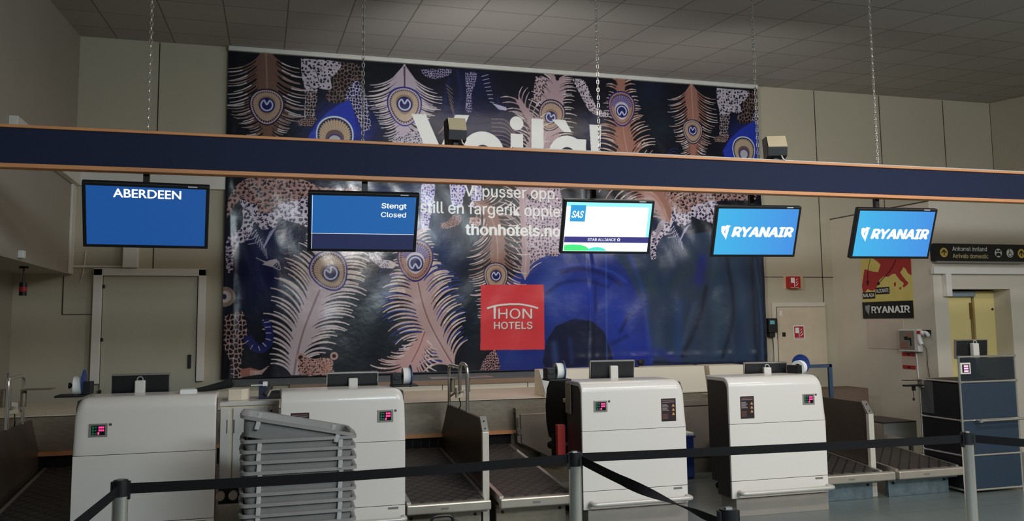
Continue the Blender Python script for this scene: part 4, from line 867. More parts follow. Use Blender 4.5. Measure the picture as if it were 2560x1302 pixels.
# small things on the counter by the cabinet
t = thing('paper_pad', 'small white stack of papers lying on the counter beside the black bag', 'paper', (-.50, 6.60, 1.128)); MB().box(-.055, .055, -.06, .06, 0, .022).box(-.053, .05, -.057, .058, .022, .028).build('sheets', WHITE, t)
b = MB().tube([(-.46, 6.62, 1.145), (-.38, 6.66, 1.152), (-.3, 6.7, 1.165), (-.22, 6.74, 1.182)], lambda u: .013+.022*u, 12); tag(b.build('folded_bag', BLKFAB, smooth=True, off=(-.35, 6.67, 1.13)), 'black folded bag lying across the counter corner over the white cabinet', 'bag')
# ================================================================ white cabinet between the counters
t = thing('side_cabinet', 'white low cabinet with doors between the first two counters', 'cabinet', (-.3, 6.9, 0)); o = (-.3, 6.9, 0)
MB().box(-.3, .125, 6.9, 7.35, .42, 1.0).build('body', BEIGEC, t, off=o)
MB().box(-.303, .128, 6.885, 7.36, 1.0, 1.03).build('worktop', LAM, t, bevel=.003, off=o)
for x0, x1 in ((-.296, -.238), (-.205, .05)):
    dd = MB().box(x0, x1, 6.882, 6.9, .43, .985).build('door', LAM, t, bevel=.002, off=o)
    MB().box(x1-.012 if x0 < -.25 else x0+.004, x1-.007 if x0 < -.25 else x0+.010, 6.878, 6.884, .80, .90).build('handle', BLACKM, dd, off=(0, 0, 0)).location = (.3, -6.9, 0)
dd = MB().box(.056, .122, 6.882, 6.9, .43, .985).build('lock_panel', LAM, t, bevel=.002, off=o); k_ = MB().cyl((.07, 6.88, .955), (.07, 6.885, .955), .008, 12).build('keyhole', BLACKM, dd); k_.location = (.3, -6.9, 0)
MB().box(-.3, .125, 6.92, 7.3, .28, .42).build('shelf_gap', BLACK, t, off=o)
MB().box(-.3, .125, 6.9, 7.3, 0, .28).build('lower_box', BEIGEC, t, off=o)
for x in (-.285, -.195): tag(MB().cyl((x, 6.86, .345), (x, 6.92, .345), .032, 28).build('paper_roll', mat('kraft_roll', (190, 176, 160), .7), smooth=True, off=(x, 6.88, .345)), 'paper roll end in the dark gap under the white cabinet, '+('touching the counter side' if x < -.25 else 'closer to the stacked trays'), 'roll', 'spare rolls under the white cabinet')
t = thing('tape_dispenser', 'cream round-fronted box standing on the white cabinet', 'box', (-.18, 7.08, 1.03)); MB().prism([(-.07, -.07), (.03, -.08), (.075, -.05), (.085, .0), (.07, .05), (-.07, .06)], 'z', 0, .085).build('casing', BEIGEC, t, bevel=.006)
t = thing('pen_holder', 'navy blue holder with a white card on the white cabinet', 'holder', (.005, 7.1, 1.03)); MB().box(-.03, .03, -.03, .03, 0, .135).box(-.03, .09, -.05, .03, 0, .012).build('holder_case', NAVYP, t, bevel=.004); MB().box(-.09, .02, -.04, -.036, .105, .112).box(.0, .035, -.042, -.038, .10, .135).build('card', WHITE, t)
t = thing('desk_telephone', 'dark grey desk telephone with handset on the white cabinet', 'telephone', (.09, 7.12, 1.03), -10)
MB().prism([(-.08, 0), (.09, 0), (.09, .03), (.06, .055), (-.06, .02)], 'x', -.03, .10).build('base', mat('dark_grey_phone', (52, 52, 50), .5), t, bevel=.004)
MB().tube([(-.06, -.07, .03), (-.045, -.03, .06), (-.04, .04, .085), (-.04, .085, .08)], lambda u: .02-.006*math.sin(u*math.pi), 10).build('handset', mat('dark_grey_phone', (52, 52, 50), .5), t, smooth=True)
MB().box(.0, .08, .01, .06, .052, .058, rot=Matrix.Rotation(R(-25), 3, 'X')).build('screen_panel', mat('pale_lcd', (190, 190, 186), .3), t)
# ================================================================ stacked grey trays
def tray():
    t = thing('security_tray', '', 'tray'); hw, hd, H = .335, .225, .118
    def rr(w_, d_, r, z, n=4):
        out = []
        for sx, sy, a0 in ((1, -1, -90), (1, 1, 0), (-1, 1, 90), (-1, -1, 180)):
            for k in range(n+1): a = R(a0+90*k/n); out.append((sx*(w_-r)+r*math.cos(a), sy*(d_-r)+r*math.sin(a), z))
        return out
    L = [rr(hw-.045, hd-.045, .03, 0), rr(hw-.04, hd-.04, .035, .004), rr(hw-.022, hd-.022, .04, H-.014), rr(hw, hd, .045, H-.014), rr(hw, hd, .045, H+.004), rr(hw-.012, hd-.012, .04, H+.006), rr(hw-.022, hd-.022, .04, H), rr(hw-.046, hd-.046, .03, .006)]
    n = len(L[0]); b = MB(); vs = [v for q in L for v in q]; fs = [(i*n+k, i*n+(k+1) % n, (i+1)*n+(k+1) % n, (i+1)*n+k) for i in range(len(L)-1) for k in range(n)]; fs += [tuple(range(n))[::-1], tuple(range((len(L)-1)*n, len(L)*n))]
    b.add(vs, fs); b.build('shell', GREYTRAY, t, smooth=True)
    for x in (-.23, .235):
        for y, s_ in ((-hd, 1), (hd, -1)): MB().prism([(x-.014, .055), (x+.012, .055), (x+.017, H-.006), (x-.010, H-.006)], 'y', min(y+s_*.002, y+s_*.03), max(y+s_*.002, y+s_*.03)).build('rib', mat('light_tray_rib', (176, 174, 172), .45), t, bevel=.004)
    for sx in (-1, 1): MB().box(sx*(hw-.006)-.012, sx*(hw-.006)+.012, -.07, .07, H-.014, H+.006).build('handle', GREYTRAY, t, bevel=.004)
    return t
P0 = tray(); NT = 15; pitch = .0605
ords = ['bottom', 'second', 'third', 'fourth', 'fifth', 'sixth', 'seventh', 'eighth', 'ninth', 'tenth', 'eleventh', 'twelfth', 'thirteenth', 'fourteenth', 'fifteenth']
down = ['uppermost level grey tray, directly under the tilted one', 'second level grey tray below the tilted top tray', 'third level grey tray below the tilted top tray', 'fourth level grey tray below the tilted top tray', 'fifth level grey tray below the tilted top tray, just above the black queue belt', 'sixth level grey tray below the tilted one, crossed by the black queue belt', 'seventh level grey tray below the tilted one, just beneath the black belt', 'eighth level grey tray below the tilted top tray', 'ninth level grey tray below the tilted top tray', 'tenth level grey tray below the tilted top tray, at the picture edge']
for k in range(NT):
    q = P0 if k == 0 else copytree(P0); q.location = (.218+random.uniform(-.004, .004), 5.53+random.uniform(-.004, .004), .934-.118-pitch*(NT-1)+pitch*k); q.rotation_euler = (0, R(-.2), R(random.uniform(-.8, .8)))
    j = NT-1-k; q['label'] = down[j] if j < len(down) else ords[k]+' level grey tray counted from the floor in the tall stack'; q['group'] = 'stack of grey trays'
q = copytree(P0); q.location = (.19, 5.53, .896); q.rotation_euler = (R(0), R(11.5), R(-1)); q['label'] = 'topmost grey tray lying tilted on the tall stack'; q['group'] = 'stack of grey trays'
# ================================================================ conveyors
def zb(y): return .262+(y-6.6)*.078
def conveyor(label, x0, x1, y1=8.4, plinth=GALV, xb=0):
    t = thing('weighing_conveyor', label, 'conveyor', ((x0+x1)/2, 6.6, 0), 0, 'baggage conveyors'); o = ((x0+x1)/2, 6.6, 0)
    b = MB(); N = 8; ys = [6.62-.03*math.sin(a*math.pi/8) for a in range(4, -1, -1)]
    pr_ = [(6.60, zb(6.6)-.05), (6.585, zb(6.6)-.025), (6.59, zb(6.6)-.006), (6.61, zb(6.6)), (y1, zb(y1)), (y1, zb(y1)-.06)]
    b.prism(pr_, 'x', x0+.035, x1-.035); b.build('belt', BELTM, t, off=o)
    for a, c in ((x0, x0+.035), (x1-.035, x1)): MB().prism([(6.6, zb(6.6)-.06), (6.6, zb(6.6)-.002), (y1, zb(y1)-.002), (y1, zb(y1)-.06)], 'x', a, c).build('side_rail', ALU, t, off=o)
    MB().box(x0-.01, x1+.01+xb, 6.535, 6.6, .178, .25).build('front_bar', mat('satin_front_bar', (190, 180, 166), .35, .6), t, bevel=.01, off=o)
    MB().box(x0+.25, x0+.31, 6.533, 6.536, .205, .22).build('maker_mark', mat('grey_maker_mark', (120, 112, 104), .5), t, off=o)
    MB().box(x0, x1-.03, 6.7, 6.74, .0, .178).box(x0, x1, 6.62, 6.72, .15, .178).build('plinth', plinth, t, bevel=.002, off=o)
    for xx in (x0+.05, x1-.08): MB().cyl((xx, 6.70, .12), (xx, 6.692, .12), .012, 10).build('bolt', BLACKM, t, off=o)
    return t
conveyor('dark baggage belt in the dim bay beside the counter under the Aberdeen screen', -1.8, -1.215)
conveyor('ribbed baggage belt next to the counter with the stacked trays', 1.06, 1.693, plinth=STEELD)
conveyor('ribbed baggage belt on the far side of the steel divider, beside the dark-sided counter', 1.785, 2.39, plinth=STEELD)
conveyor('ribbed baggage belt beside the counter by the fire hose cabinet', 4.66, 5.31, xb=.08)
conveyor('ribbed baggage belt between the white-edged divider and the blue-grey cabinet', 5.45, 6.14)
def divider(label, x, rail=True, floor_=.0):
    t = thing('belt_divider', label, 'divider', (x, 6.75, 0)); o = (x, 6.75, 0)
    MB().prism([(6.78, .0), (6.78, .73), (6.85, .835), (8.14, .835), (8.50, .46), (8.5, .3), (8.5, .0)], 'x', x-.012, x+.012).build('plate', mat('dark_stainless_plate', (94, 82, 72), .4, .5, noise=.12, scale=3), t, off=o)
    MB().box(x-.022, x+.032, 6.745, 6.785, .0, .735).build('edge_post', mat('pale_edge_profile', (206, 198, 184), .4, .2), t, bevel=.003, off=o)
    MB().prism([(6.745, .735), (6.83, .85), (6.845, .838), (6.785, .735)], 'x', x-.022, x+.032).build('slanted_cap', ALU, t, bevel=.002, off=o)
    bb = MB()
    for z, y in ((.765, 6.765), (.82, 6.80)): bb.cyl((x+.005, y-.004, z), (x+.005, y+.004, z-.005), .006, 8)
    bb.build('cap_screw', BLACKM, t, off=o); return t
divider('tall stainless divider plate between two baggage belts, carrying a tube stand', 1.71)
divider('dark divider plate with pale edge post in front of the blue-grey cabinet side', 5.335)
divider('dark divider plate in the dim baggage bay with a tube stand on it', -1.86)
def stand(label, x, y0=7.38, y1=7.98):
    t = thing('tube_stand', label, 'stand', (x, (y0+y1)/2, .835)); yc = (y0+y1)/2
    f = lambda p: [(a, b-yc, c-.835) for a, b, c in p]
    MB().tube(f([(.015, y0, .84), (.015, y0, 1.0), (.015, y0, 1.18), (.005, y0+.03, 1.235), (-.01, y0+.1, 1.245), (-.015, y0+.16, 1.2), (-.015, y0+.17, 1.0)]), .0155, 12).build('front_hoop', CHROME, t, smooth=True)
    MB().tube(f([(-.02, y1, .84), (-.02, y1, 1.0), (-.02, y1, 1.17), (-.02, y1-.05, 1.21), (-.02, y1-.2, 1.215), (-.015, y0+.16, 1.21)]), .015, 12).build('rear_hoop', CHROME, t, smooth=True)
    MB().tube(f([(-.02, y1-.06, .93), (.0, y1-.2, .97), (.01, y0+.1, 1.0)]), .010, 8).build('brace', CHROME, t, smooth=True)
    for sx in (-1, 1):
        px = sx*.17; s_ = MB().box(px-.11, px+.11, .12-.3, .02, .285, .289); s_.build('platform', mat('pinkish_steel_tray', (168, 150, 142), .35, .8), t)
        MB().cyl((sx*.07, -.08, .155), (sx*.07, -.08, .285), .022, 18).build('collar', STEELD, t, smooth=True)
    MB().box(-.03, .03, -.06, .0, .1, .19).build('junction_box', BEIGEC, t, bevel=.004)
    MB().tube([(0, -.03, .1), (.01, -.05, .04), (0, -.02, .0)], .005, 6).build('cable', BLACK, t)
    return t
stand('stainless tube stand with two small trays on the divider in front of the banner', 1.70)
stand('stainless tube stand in the dim baggage bay by the picture edge', -1.86)
# collector conveyor along the back wall
t = thing('collector_conveyor', 'long stainless collector conveyor running along the back wall behind the counters', 'conveyor', (2, 8.4, 0)); o = (2, 8.4, 0)
MB().box(-2.5, 6.0, 8.43, 8.47, .53, .838).box(-2.5, 6.0, 8.47, 8.53, .0, .49).build('front_plate', STEELD, t, off=o)
MB().box(-2.5, 6.0, 8.40, 9.75, .838, .846).build('top_lip', BEIGEC, t, off=o)
MB().box(-1.95, 2.42, 8.40, 8.46, .497, .53).build('orange_edge', ORANGE, t, off=o)
MB().box(2.43, 6.0, 8.39, 8.43, .70, .75).box(2.7, 5.2, 8.38, 8.42, .2, .69).build('service_panel', mat('warm_grey_steel', (150, 138, 126), .4, .7), t, bevel=.003, off=o)
MB().prism([(8.41, .846), (8.47, 1.112), (8.75, 1.112), (8.75, .846)], 'x', 2.76, 4.6).prism([(8.41, .846), (8.47, 1.112), (8.75, 1.112), (8.75, .846)], 'x', 4.66, 5.1).build('beige_cover', BEIGEC, t, bevel=.004, off=o)
MB().prism([(2.70, 1.118), (2.765, 1.118), (2.82, .85), (2.775, .85)], 'y', 8.40, 8.47).build('cover_edge', LAM, t, off=o)
fr = MB()
for k in range(52):
    for rw in range(1): x = -1.9+k*.083; fr.box(x, x+.078, 8.455, 8.462, .36+.01*math.sin(k*1.7), .5)
fr.build('rubber_curtain', DARKFR, t, off=o)
t = thing('flap_door', 'grey steel flap door with slanted lower edge behind the dark-sided counter', 'door', (2.45, 8.36, .3)); o = (2.45, 8.36, .3)
MB().prism([(2.43, .75), (2.96, .75), (2.96, .225), (2.815, .232), (2.447, .42)], 'y', 8.34, 8.38).build('frame', STEELD, t, off=o)
MB().prism([(2.475, .693), (2.99, .693), (2.99, .215), (2.82, .24), (2.485, .41)], 'y', 8.325, 8.342).build('leaf', mat('warm_grey_steel', (150, 138, 126), .4, .7), t, bevel=.002, off=o)
MB().box(2.445, 2.46, 8.32, 8.345, .56, .66).box(2.44, 2.475, 8.30, 8.325, .50, .55).build('latch', CHROME, t, off=o)
# lining below the banner
struct('trim_5', MB().box(-.3, 6.5, 10.16, 10.2, .93, 1.005), GREYSTRIP)
struct('trim_4', MB().box(.3, 6.5, 10.15, 10.2, .875, .93), BROWNW)
b = MB().box(-1.0, 6.5, 10.17, 10.2, 0, .875)
for x in (2.06, 3.118, 1.0, 4.2): b.box(x-.003, x+.003, 10.165, 10.175, .6, .875, 1)
b.box(-1, 6.5, 10.15, 10.2, .74, .79)
struct('baseboard_back', b, [BEIGEC, GROOVE])
# grey guard and dark slab behind the last belt
t = thing('belt_guard', 'pale grey steel guard behind the baggage belt next to the blue-grey cabinet', 'guard', (6.3, 7.6, 0)); MB().prism([(-.14, .52), (.27, .52), (.27, .335), (-.14, .415)], 'y', 0, .015).box(.2, .23, .015, .05, 0, .36).build('panel', mat('pale_guard_steel', (140, 138, 132), .5, .4), t); MB().prism([(-.14, .0), (.27, .0), (.24, .5), (-.14, .8)], 'z', .52, .535).build('top', LAMD, t)
tag(MB().box(6.5, 7.26, 9.2, 9.6, 0, .74).build('brown_plinth_box', mat('brown_box_paint', (112, 90, 74), .7), off=(6.9, 9.4, 0)), 'low brown box against the wall under the hanging map poster', 'box')
t = thing('pipe_frame', 'blue painted steel angle frame standing on the collector behind the counters', 'frame', (5.8, 8.0, 0)); MB().box(-.35, .07, 0, .035, 1.085, 1.12).box(.035, .075, 0, .035, 0, 1.12).build('bars', BSTEEL, t, bevel=.003)
MB().box(-.35, -.31, 0, .035, 0, 1.085).build('rear_post', BSTEEL, t)
# ================================================================ chairs, bin, microphone, tool case
def chair(label, x, y, rz, zt):
    t = thing('office_chair', label, 'chair', (x, y, 0), rz, 'office chairs behind the counters')
    MB().box(-.24, .24, -.23, .23, .46, .53).build('seat', BLKFAB, t, bevel=.03, smooth=True)
    b = MB(); pr_ = [(-.22, .56), (-.245, .7), (-.25, .85), (-.235, 1.0), (-.20, zt)]; pr2 = [(-.16, zt), (-.185, 1.0), (-.20, .85), (-.195, .7), (-.175, .56)]
    b.prism(pr_+pr2, 'x', -.21, .21); b.build('backrest', BLKFAB, t, bevel=.02, smooth=True)
    MB().box(-.03, .03, -.25, .0, .43, .46).box(-.03, .03, -.27, -.235, .43, .62).build('back_bracket', BLACK, t)
    for s_ in (-1, 1): MB().tube([(s_*.24, -.02, .46), (s_*.29, -.02, .5), (s_*.29, -.02, .68), (s_*.29, .0, .70)], .013, 8).box(s_*.29-.03, s_*.29+.03, -.12, .13, .695, .72).build('armrest', BLACK, t)
    MB().cyl((0, 0, .08), (0, 0, .46), .028, 14).build('gas_column', BLACKM, t)
    for k in range(5):
        a = R(72*k+20); c, s_ = math.cos(a), math.sin(a); l = MB().tube([(0, 0, .11), (c*.15, s_*.15, .095), (c*.28, s_*.28, .075)], lambda u: .024-.008*u, 8).build('base_leg', BLACK, t)
        MB().cyl((c*.28-s_*.02, s_*.28+c*.02, .028), (c*.28+s_*.02, s_*.28-c*.02, .028), .028, 12).cyl((c*.28, s_*.28, .03), (c*.28, s_*.28, .08), .008, 6).build('caster', RUBBER, l)
    return t
chair('black office chair with tall back showing beside the red pocket of the dark-sided counter', 2.74, 7.35, -84, 1.09)
chair('black office chair behind the counter nearest the fire hose cabinet, top and one caster showing', 4.40, 7.35, 35, 1.18)
t = thing('waste_bin', 'blue plastic bin with a white liner edge seen between two counters', 'bin', (4.16, 8.2, 0)); b = MB(); b.prism([(-.10, -.1), (.10, -.1), (.10, .1), (-.10, .1)], 'z', 0, .43); b.build('tub', BLUEP, t, bevel=.02); MB().box(-.112, .112, -.112, .112, .41, .43).build('rim', BLUEP, t, bevel=.005); MB().box(-.10, .10, -.10, .10, .43, .462).build('liner', WHITE, t, bevel=.008)
t = thing('gooseneck_microphone', 'small black microphone head on a thin stem before the blue part of the banner', 'microphone', (3.86, 8.6, 1.112)); MB().tube([(0, 0, .0), (-.02, -.01, .0), (-.02, 0, .03), (.01, 0, .06), (.04, 0, .055)], .006, 8).build('stem', BLACK, t, smooth=True); MB().tube([(.03, -.02, .03), (.05, 0, .045), (.085, .0, .04)], lambda u: .018+.016*math.sin(u*2.4), 14).build('head', BLACK, t, smooth=True); MB().cyl((0, 0, 0), (0, 0, .008), .03, 16).build('foot', BLACK, t)
t = thing('tool_case', 'dark green tool case with raised handle on the floor before the first pair of belts', 'case', (1.25, 6.25, 0)); MB().box(-.14, .14, -.1, .1, 0, .175).build('box', TOOLG, t, bevel=.012); MB().box(-.142, .142, -.102, .102, .118, .126).build('lid_seam', BLACK, t); MB().tube([(-.075, -.03, .175), (-.07, -.03, .21), (-.04, -.03, .228), (.05, -.03, .228), (.08, -.03, .21), (.085, -.03, .175)], .011, 8).build('handle', BLACK, t, smooth=True)
# ================================================================ queue posts and belts
ROWY = 4.25
def post(label, x, y):
    t = thing('queue_post', label, 'post', (x, y, 0), 0, 'stainless queue posts')
    MB().cyl((0, 0, .02), (0, 0, .86), .033, 28).build('pole', CHROME, t, smooth=True)
    MB().cyl((0, 0, .855), (0, 0, .918), .035, 28).cyl((0, 0, .918), (0, 0, .924), .031, 28).box(-.04, .04, -.012, .012, .84, .918).build('belt_head', BLACK, t, smooth=True)
    MB().cyl((0, 0, 0), (0, 0, .022), .17, 40, r2=.16).build('base', STEEL, t, smooth=True)
    MB().box(-.012, .012, -.008, .008, .924, .93).build('release_clip', CHROME, t); return t
post('stainless queue post standing before the counter under the Aberdeen screen', -.596, 4.238)
post('stainless queue post where three black belts meet, before the dark-sided counter', 1.574, 4.31)
post('stainless queue post in front of the blue-grey cabinet', 4.018, 4.238)
post('short-looking queue post top at the bottom picture edge between the two right-hand counters', 1.623, 2.846)
def webbing(label, a, b_, sag=.0, twist=0., hgt=.046, n=26, tilt=None):
    A = Vector(a); B = Vector(b_); d = (B-A); hd = Vector((d.x, d.y, 0)).normalized(); side = Vector((-hd.y, hd.x, 0)); b = MB(); vs = []
    for i in range(n+1):
        u = i/n; p = A.lerp(B, u); p.z -= sag*4*u*(1-u); ang = R(twist)*max(0, min(1, (u-.35)/.55)) if twist else 0; up = Vector((0, 0, 1))*math.cos(ang)+side*math.sin(ang); sd = side*math.cos(ang)-Vector((0, 0, 1))*math.sin(ang)
        for q, s_ in ((-1, -1), (1, -1), (1, 1), (-1, 1)): vs.append(p+up*(q*hgt/2)+sd*(s_*.0008))
    fs = [(i*4+k, i*4+(k+1) % 4, i*4+4+(k+1) % 4, i*4+4+k) for i in range(n) for k in range(4)]+[(3, 2, 1, 0), (n*4, n*4+1, n*4+2, n*4+3)]
    b.add(vs, fs); return tag(b.build('queue_belt', WEB, smooth=True, off=A), label, 'belt', 'black queue belts')
webbing('black queue belt crossing in front of the stacked trays', (-.558, 4.242, .885), (1.536, 4.308, .893), .012)
webbing('black queue belt stretched across the two counters standing side by side', (1.612, 4.308, .895), (3.98, 4.24, .887), .004)
webbing('slack black queue belt running diagonally down in front of the dark-sided counter', (1.60, 4.275, .885), (1.62, 2.89, .865), .01, 150)
webbing('black queue belt leaving the post by the blue-grey cabinet towards the picture edge', (4.05, 4.21, .888), (5.3, 3.0, .885), .02)
webbing('black queue belt running down from the post below the Aberdeen screen', (-.60, 4.2, .885), (-.68, 2.9, .885), .0)
# ================================================================ blue-grey cabinet desk
t = thing('blue_grey_cabinet', 'blue-grey steel cabinet desk with chrome tube frame by the doorway', 'cabinet', (6.2, 6.57, 0)); o = (6.2, 6.57, 0)
X0, X1, Y0, Y1 = 6.185, 6.83, 6.57, 7.08; fr = MB(); lv = [.03, .34, .657, 1.007, 1.238]
for z in lv: fr.cyl((X0, Y0, z), (X1, Y0, z), .0105, 10)
for z in lv[:4]: fr.cyl((X0, Y1, z), (X1, Y1, z), .0095, 10).cyl((X0, Y0, z), (X0, Y1, z), .0095, 10).cyl((X1, Y0, z), (X1, Y1, z), .0095, 10)
for x in (X0, X1): fr.cyl((x, Y0, .0), (x, Y0, 1.238), .0105, 10).cyl((x, Y1, .0), (x, Y1, 1.007), .0095, 10)
fr.build('tube_frame', CHROME, t, smooth=True, off=o)
jb = MB()
for x in (X0, X1):
    for z in lv: jb.ring((x, Y0, z), 'z', 0, .0165, -.012, .012, 12)
jb.build('ball_joints', CHROME, t, off=o)
for a, c in zip(lv[:3], lv[1:4]): MB().box(X0+.012, X1-.012, Y0, Y0+.006, a+.012, c-.012).build('front_panel', USM, t, off=o)
MB().box(X0+.006, X1-.006, Y0-.001, Y0+.003, 1.02, 1.226).build('acrylic_pane', ACRYL, t, off=o)
MB().box(X0+.012, X0+.20, Y0+.006, Y0+.010, 1.02, 1.226).build('pane_backing', mat('slate_backing', (56, 66, 74), .5), t, off=o)
MB().box(X0, X0+.006, Y0+.012, Y1-.01, .04, .99).build('side_panel', USMD, t, off=o); MB().box(X1-.006, X1, Y0+.012, Y1-.01, .04, .99).build('side_panel', USMD, t, off=o)
MB().box(X0-.001, X0, Y1-.17, Y1, .69, .995).build('grey_side_patch', mat('grey_side_patch', (74, 72, 72), .6), t, off=o)
MB().box(X0, X1, Y0, Y1, 1.0, 1.012).build('desk_top', USMD, t, off=o)
MB().box(X0+.02, X1-.02, Y1-.012, Y1-.006, .04, .99).build('rear_panel', USMD, t, off=o)
s_ = MB().box(6.19, 6.305, 6.553, 6.562, 1.08, 1.185).build('small_display', TRIMW, t, bevel=.004, off=o)
q = MB().box(6.207, 6.288, 6.5515, 6.553, 1.095, 1.17).build('display_window', DARKGLASS, s_); q.location = tuple(-v for v in o)
pm = MB()
for k in range(3): pm.box(6.225, 6.275, 6.550, 6.5515, 1.10+.023*k, 1.116+.023*k)
q = pm.build('pink_digits', mat('led_pale_pink', (238, 170, 200), .4, emit=.9), s_); q.location = tuple(-v for v in o)
MB().cyl((6.33, 6.50, .657), (7.6, 6.50, .665), .0105, 10).cyl((6.33, 6.5, .657), (6.33, 6.565, .657), .008, 8).ring((6.33, 6.5, .657), 'z', 0, .017, -.013, .013, 12).build('hand_rail', CHROME, t, smooth=True, off=o)
desk_monitor('black monitor with ring mark and white arm on the blue-grey cabinet', 6.67, 1.29, yc=6.9, tilt=4, w=.37, hgt=.18, base=1.012)
tag(MB().box(6.45, 6.56, 6.66, 6.78, 1.012, 1.05).box(6.47, 6.54, 6.68, 6.76, 1.05, 1.072).build('small_printer', mat('grey_printer', (120, 104, 92), .5), bevel=.004, off=(6.5, 6.7, 1.012)), 'small brownish device lying behind the acrylic pane of the blue-grey cabinet', 'device')
t = thing('card_scanner', 'slim dark scanner with dangling plug beside the blue-grey cabinet', 'scanner', (6.1, 7.05, .93)); MB().box(-.12, .085, -.03, .03, .012, .028).box(-.13, .085, -.03, .03, .068, .073).build('slim_plate', BLACK, t, bevel=.003); MB().box(-.03, .0, -.01, .01, -.03, .012).cyl((-.02, 0, -.05), (-.02, 0, -.10), .003, 6).cyl((-.02, 0, -.10), (-.02, 0, -.125), .01, 8).cyl((-.02, 0, -.05), (-.02, 0, -.02), .003, 6).build('plug', BLACK, t)
MB().box(.06, .085, -.03, .03, .0, .075).build('side_clip', STEELD, t)
# ================================================================ signs
t = thing('arrivals_sign', 'black and yellow direction sign reading Ankomst innland and Arrivals domestic', 'sign', (7.55, 8.27, 2.265))
W_, H_ = 1.35, .207
MB().box(0, W_, 0, .08, 0, H_).build('sign_case', SIGNBK, t, bevel=.003); MB().box(.02, W_-.02, .0, .08, -.02, 0).build('lower_lip', mat('grey_sign_lip', (150, 148, 142), .4, .4), t)
lt = letters(MB(), 'Ankomst innland', .245, .752, .121, .05, -.002, .016); lt.build('norwegian_lettering', WHITE, t)
letters(MB(), 'Arrivals domestic', .245, .768, .036, .05, -.002, .016).build('english_lettering', mat('sign_cream', (222, 204, 160), .5), t)
def disc(mb, cx, cz, r, y0=-.002, y1=0, m=0): return mb.prism([(cx+r*math.cos(k*math.pi/18), cz+r*math.sin(k*math.pi/18)) for k in range(36)], 'y', y0, y1, m)
def arrow(cx, cz):
    d = disc(MB(), cx, cz, .056).build('arrow_disc', SIGNY, t); a = MB().box(cx-.0065, cx+.0065, -.0035, -.002, cz-.034, cz+.026)
    for s_ in (-1, 1): a.prism([(cx, cz+.038), (cx+s_*.036, cz+.002), (cx+s_*.036, cz-.014), (cx, cz+.022)], 'y', -.0036-.0002*s_, -.002)
    a.build('arrow', SIGNBK, d)
arrow(.125, .10); arrow(1.268, .10)
d = disc(MB(), .92, .102, .052).build('car_service_disc', WHITE, t)
a = MB().box(.885, .955, -.0035, -.002, .068, .09).box(.893, .947, -.0035, -.002, .09, .104).box(.89, .903, -.0035, -.002, .06, .07).box(.937, .95, -.0035, -.002, .06, .07).box(.892, .948, -.0035, -.002, .121, .13)
disc(a, .897, .127, .012, -.0035, -.002); disc(a, .943, .127, .012, -.0035, -.002); a.build('car_pictogram', SIGNBK, d)
d = disc(MB(), 1.095, .102, .052).build('wheelchair_disc', WHITE, t)
a = MB(); disc(a, 1.088, .143, .0075, -.0035, -.002)
for k in range(14):
    t0, t1 = R(110+k*17), R(127+k*17); a.add([(1.093+.026*math.cos(t0), -.0034, .083+.026*math.sin(t0)), (1.093+.019*math.cos(t0), -.0034, .083+.019*math.sin(t0)), (1.093+.019*math.cos(t1), -.0034, .083+.019*math.sin(t1)), (1.093+.026*math.cos(t1), -.0034, .083+.026*math.sin(t1))], [(0, 1, 2, 3)])
a.box(1.085, 1.092, -.0035, -.002, .098, .134).box(1.09, 1.112, -.0035, -.002, .113, .119).box(1.088, 1.118, -.0035, -.002, .095, .101).prism([(1.112, .1), (1.118, .1), (1.13, .07), (1.123, .068)], 'y', -.0035, -.002).box(1.123, 1.135, -.0035, -.002, .068, .073).build('wheelchair_pictogram', SIGNBK, d)
# map poster on the side wall, hung on x = 7.57, read from -x
t = thing('map_poster', 'red and yellow route map poster with MALAGA and ALICANTE labels and black RYANAIR footer', 'poster', (7.566, 9.595, 0), -90)
MB().box(0, .913, -.006, 0, 1.605, 2.94).build('map_sheet', MAPY, t)
def flat(pts, y, m, nm, th=.001): return MB().prism(pts, 'y', y-th, y).build(nm, m, t)
flat([(max(.0, min(.913, p[0])), min(2.6, p[1])) for p in MAPD['europe']], -.0062, MAPR, 'land_shape'); flat([(max(.0, p[0]), min(2.6, p[1])) for p in MAPD['sea']], -.0074, MAPY, 'bay_shape')
for q in MAPD['isles']: flat(q, -.0062, MAPR, 'island_shape')
MB().box(0, .913, -.016, -.006, 1.604, 1.815).build('footer', SIGNBK, t)
letters(MB(), 'RYANAIR', .175, .865, 1.672, .082, -.018, .03).build('footer_lettering', WHITE, t)
MB().prism([(.115+p[0]*.12, 1.715+p[1]*.11) for p in HARP], 'y', -.019, -.017).build('harp_emblem', mat('grey_harp', (150, 150, 152), .5), t)
for q, s_ in zip(MAPD['lab'], ('MALAGA', 'ALICANTE')):
    x0, x1 = q[0][0]+.004, q[1][0]; z0, z1 = q[3][1], q[0][1]; l = MB().box(x0, x1, -.010, -.0075, z0, z1).build('city_label', SIGNBK, t); letters(MB(), s_, x0+.015, x1-.012, z0+.022, .045, -.0108, .016).build('city_lettering', WHITE, l)
for q in (MAPD['arr1'], MAPD['arr2']):
    pts = [(p[0], -.0095, p[1]) for p in q]; a = MB().tube(pts, .0035, 6); e = Vector(pts[-1]); dr = (e-Vector(pts[-2])).normalized(); nn = Vector((-dr.z, 0, dr.x)); a.prism([((e-dr*.05+nn*.028).x, (e-dr*.05+nn*.028).z), ((e+dr*.012).x, (e+dr*.012).z), ((e-dr*.05-nn*.028).x, (e-dr*.05-nn*.028).z)], 'y', -.0105, -.0085); a.build('route_arrow', SIGNBK, t)
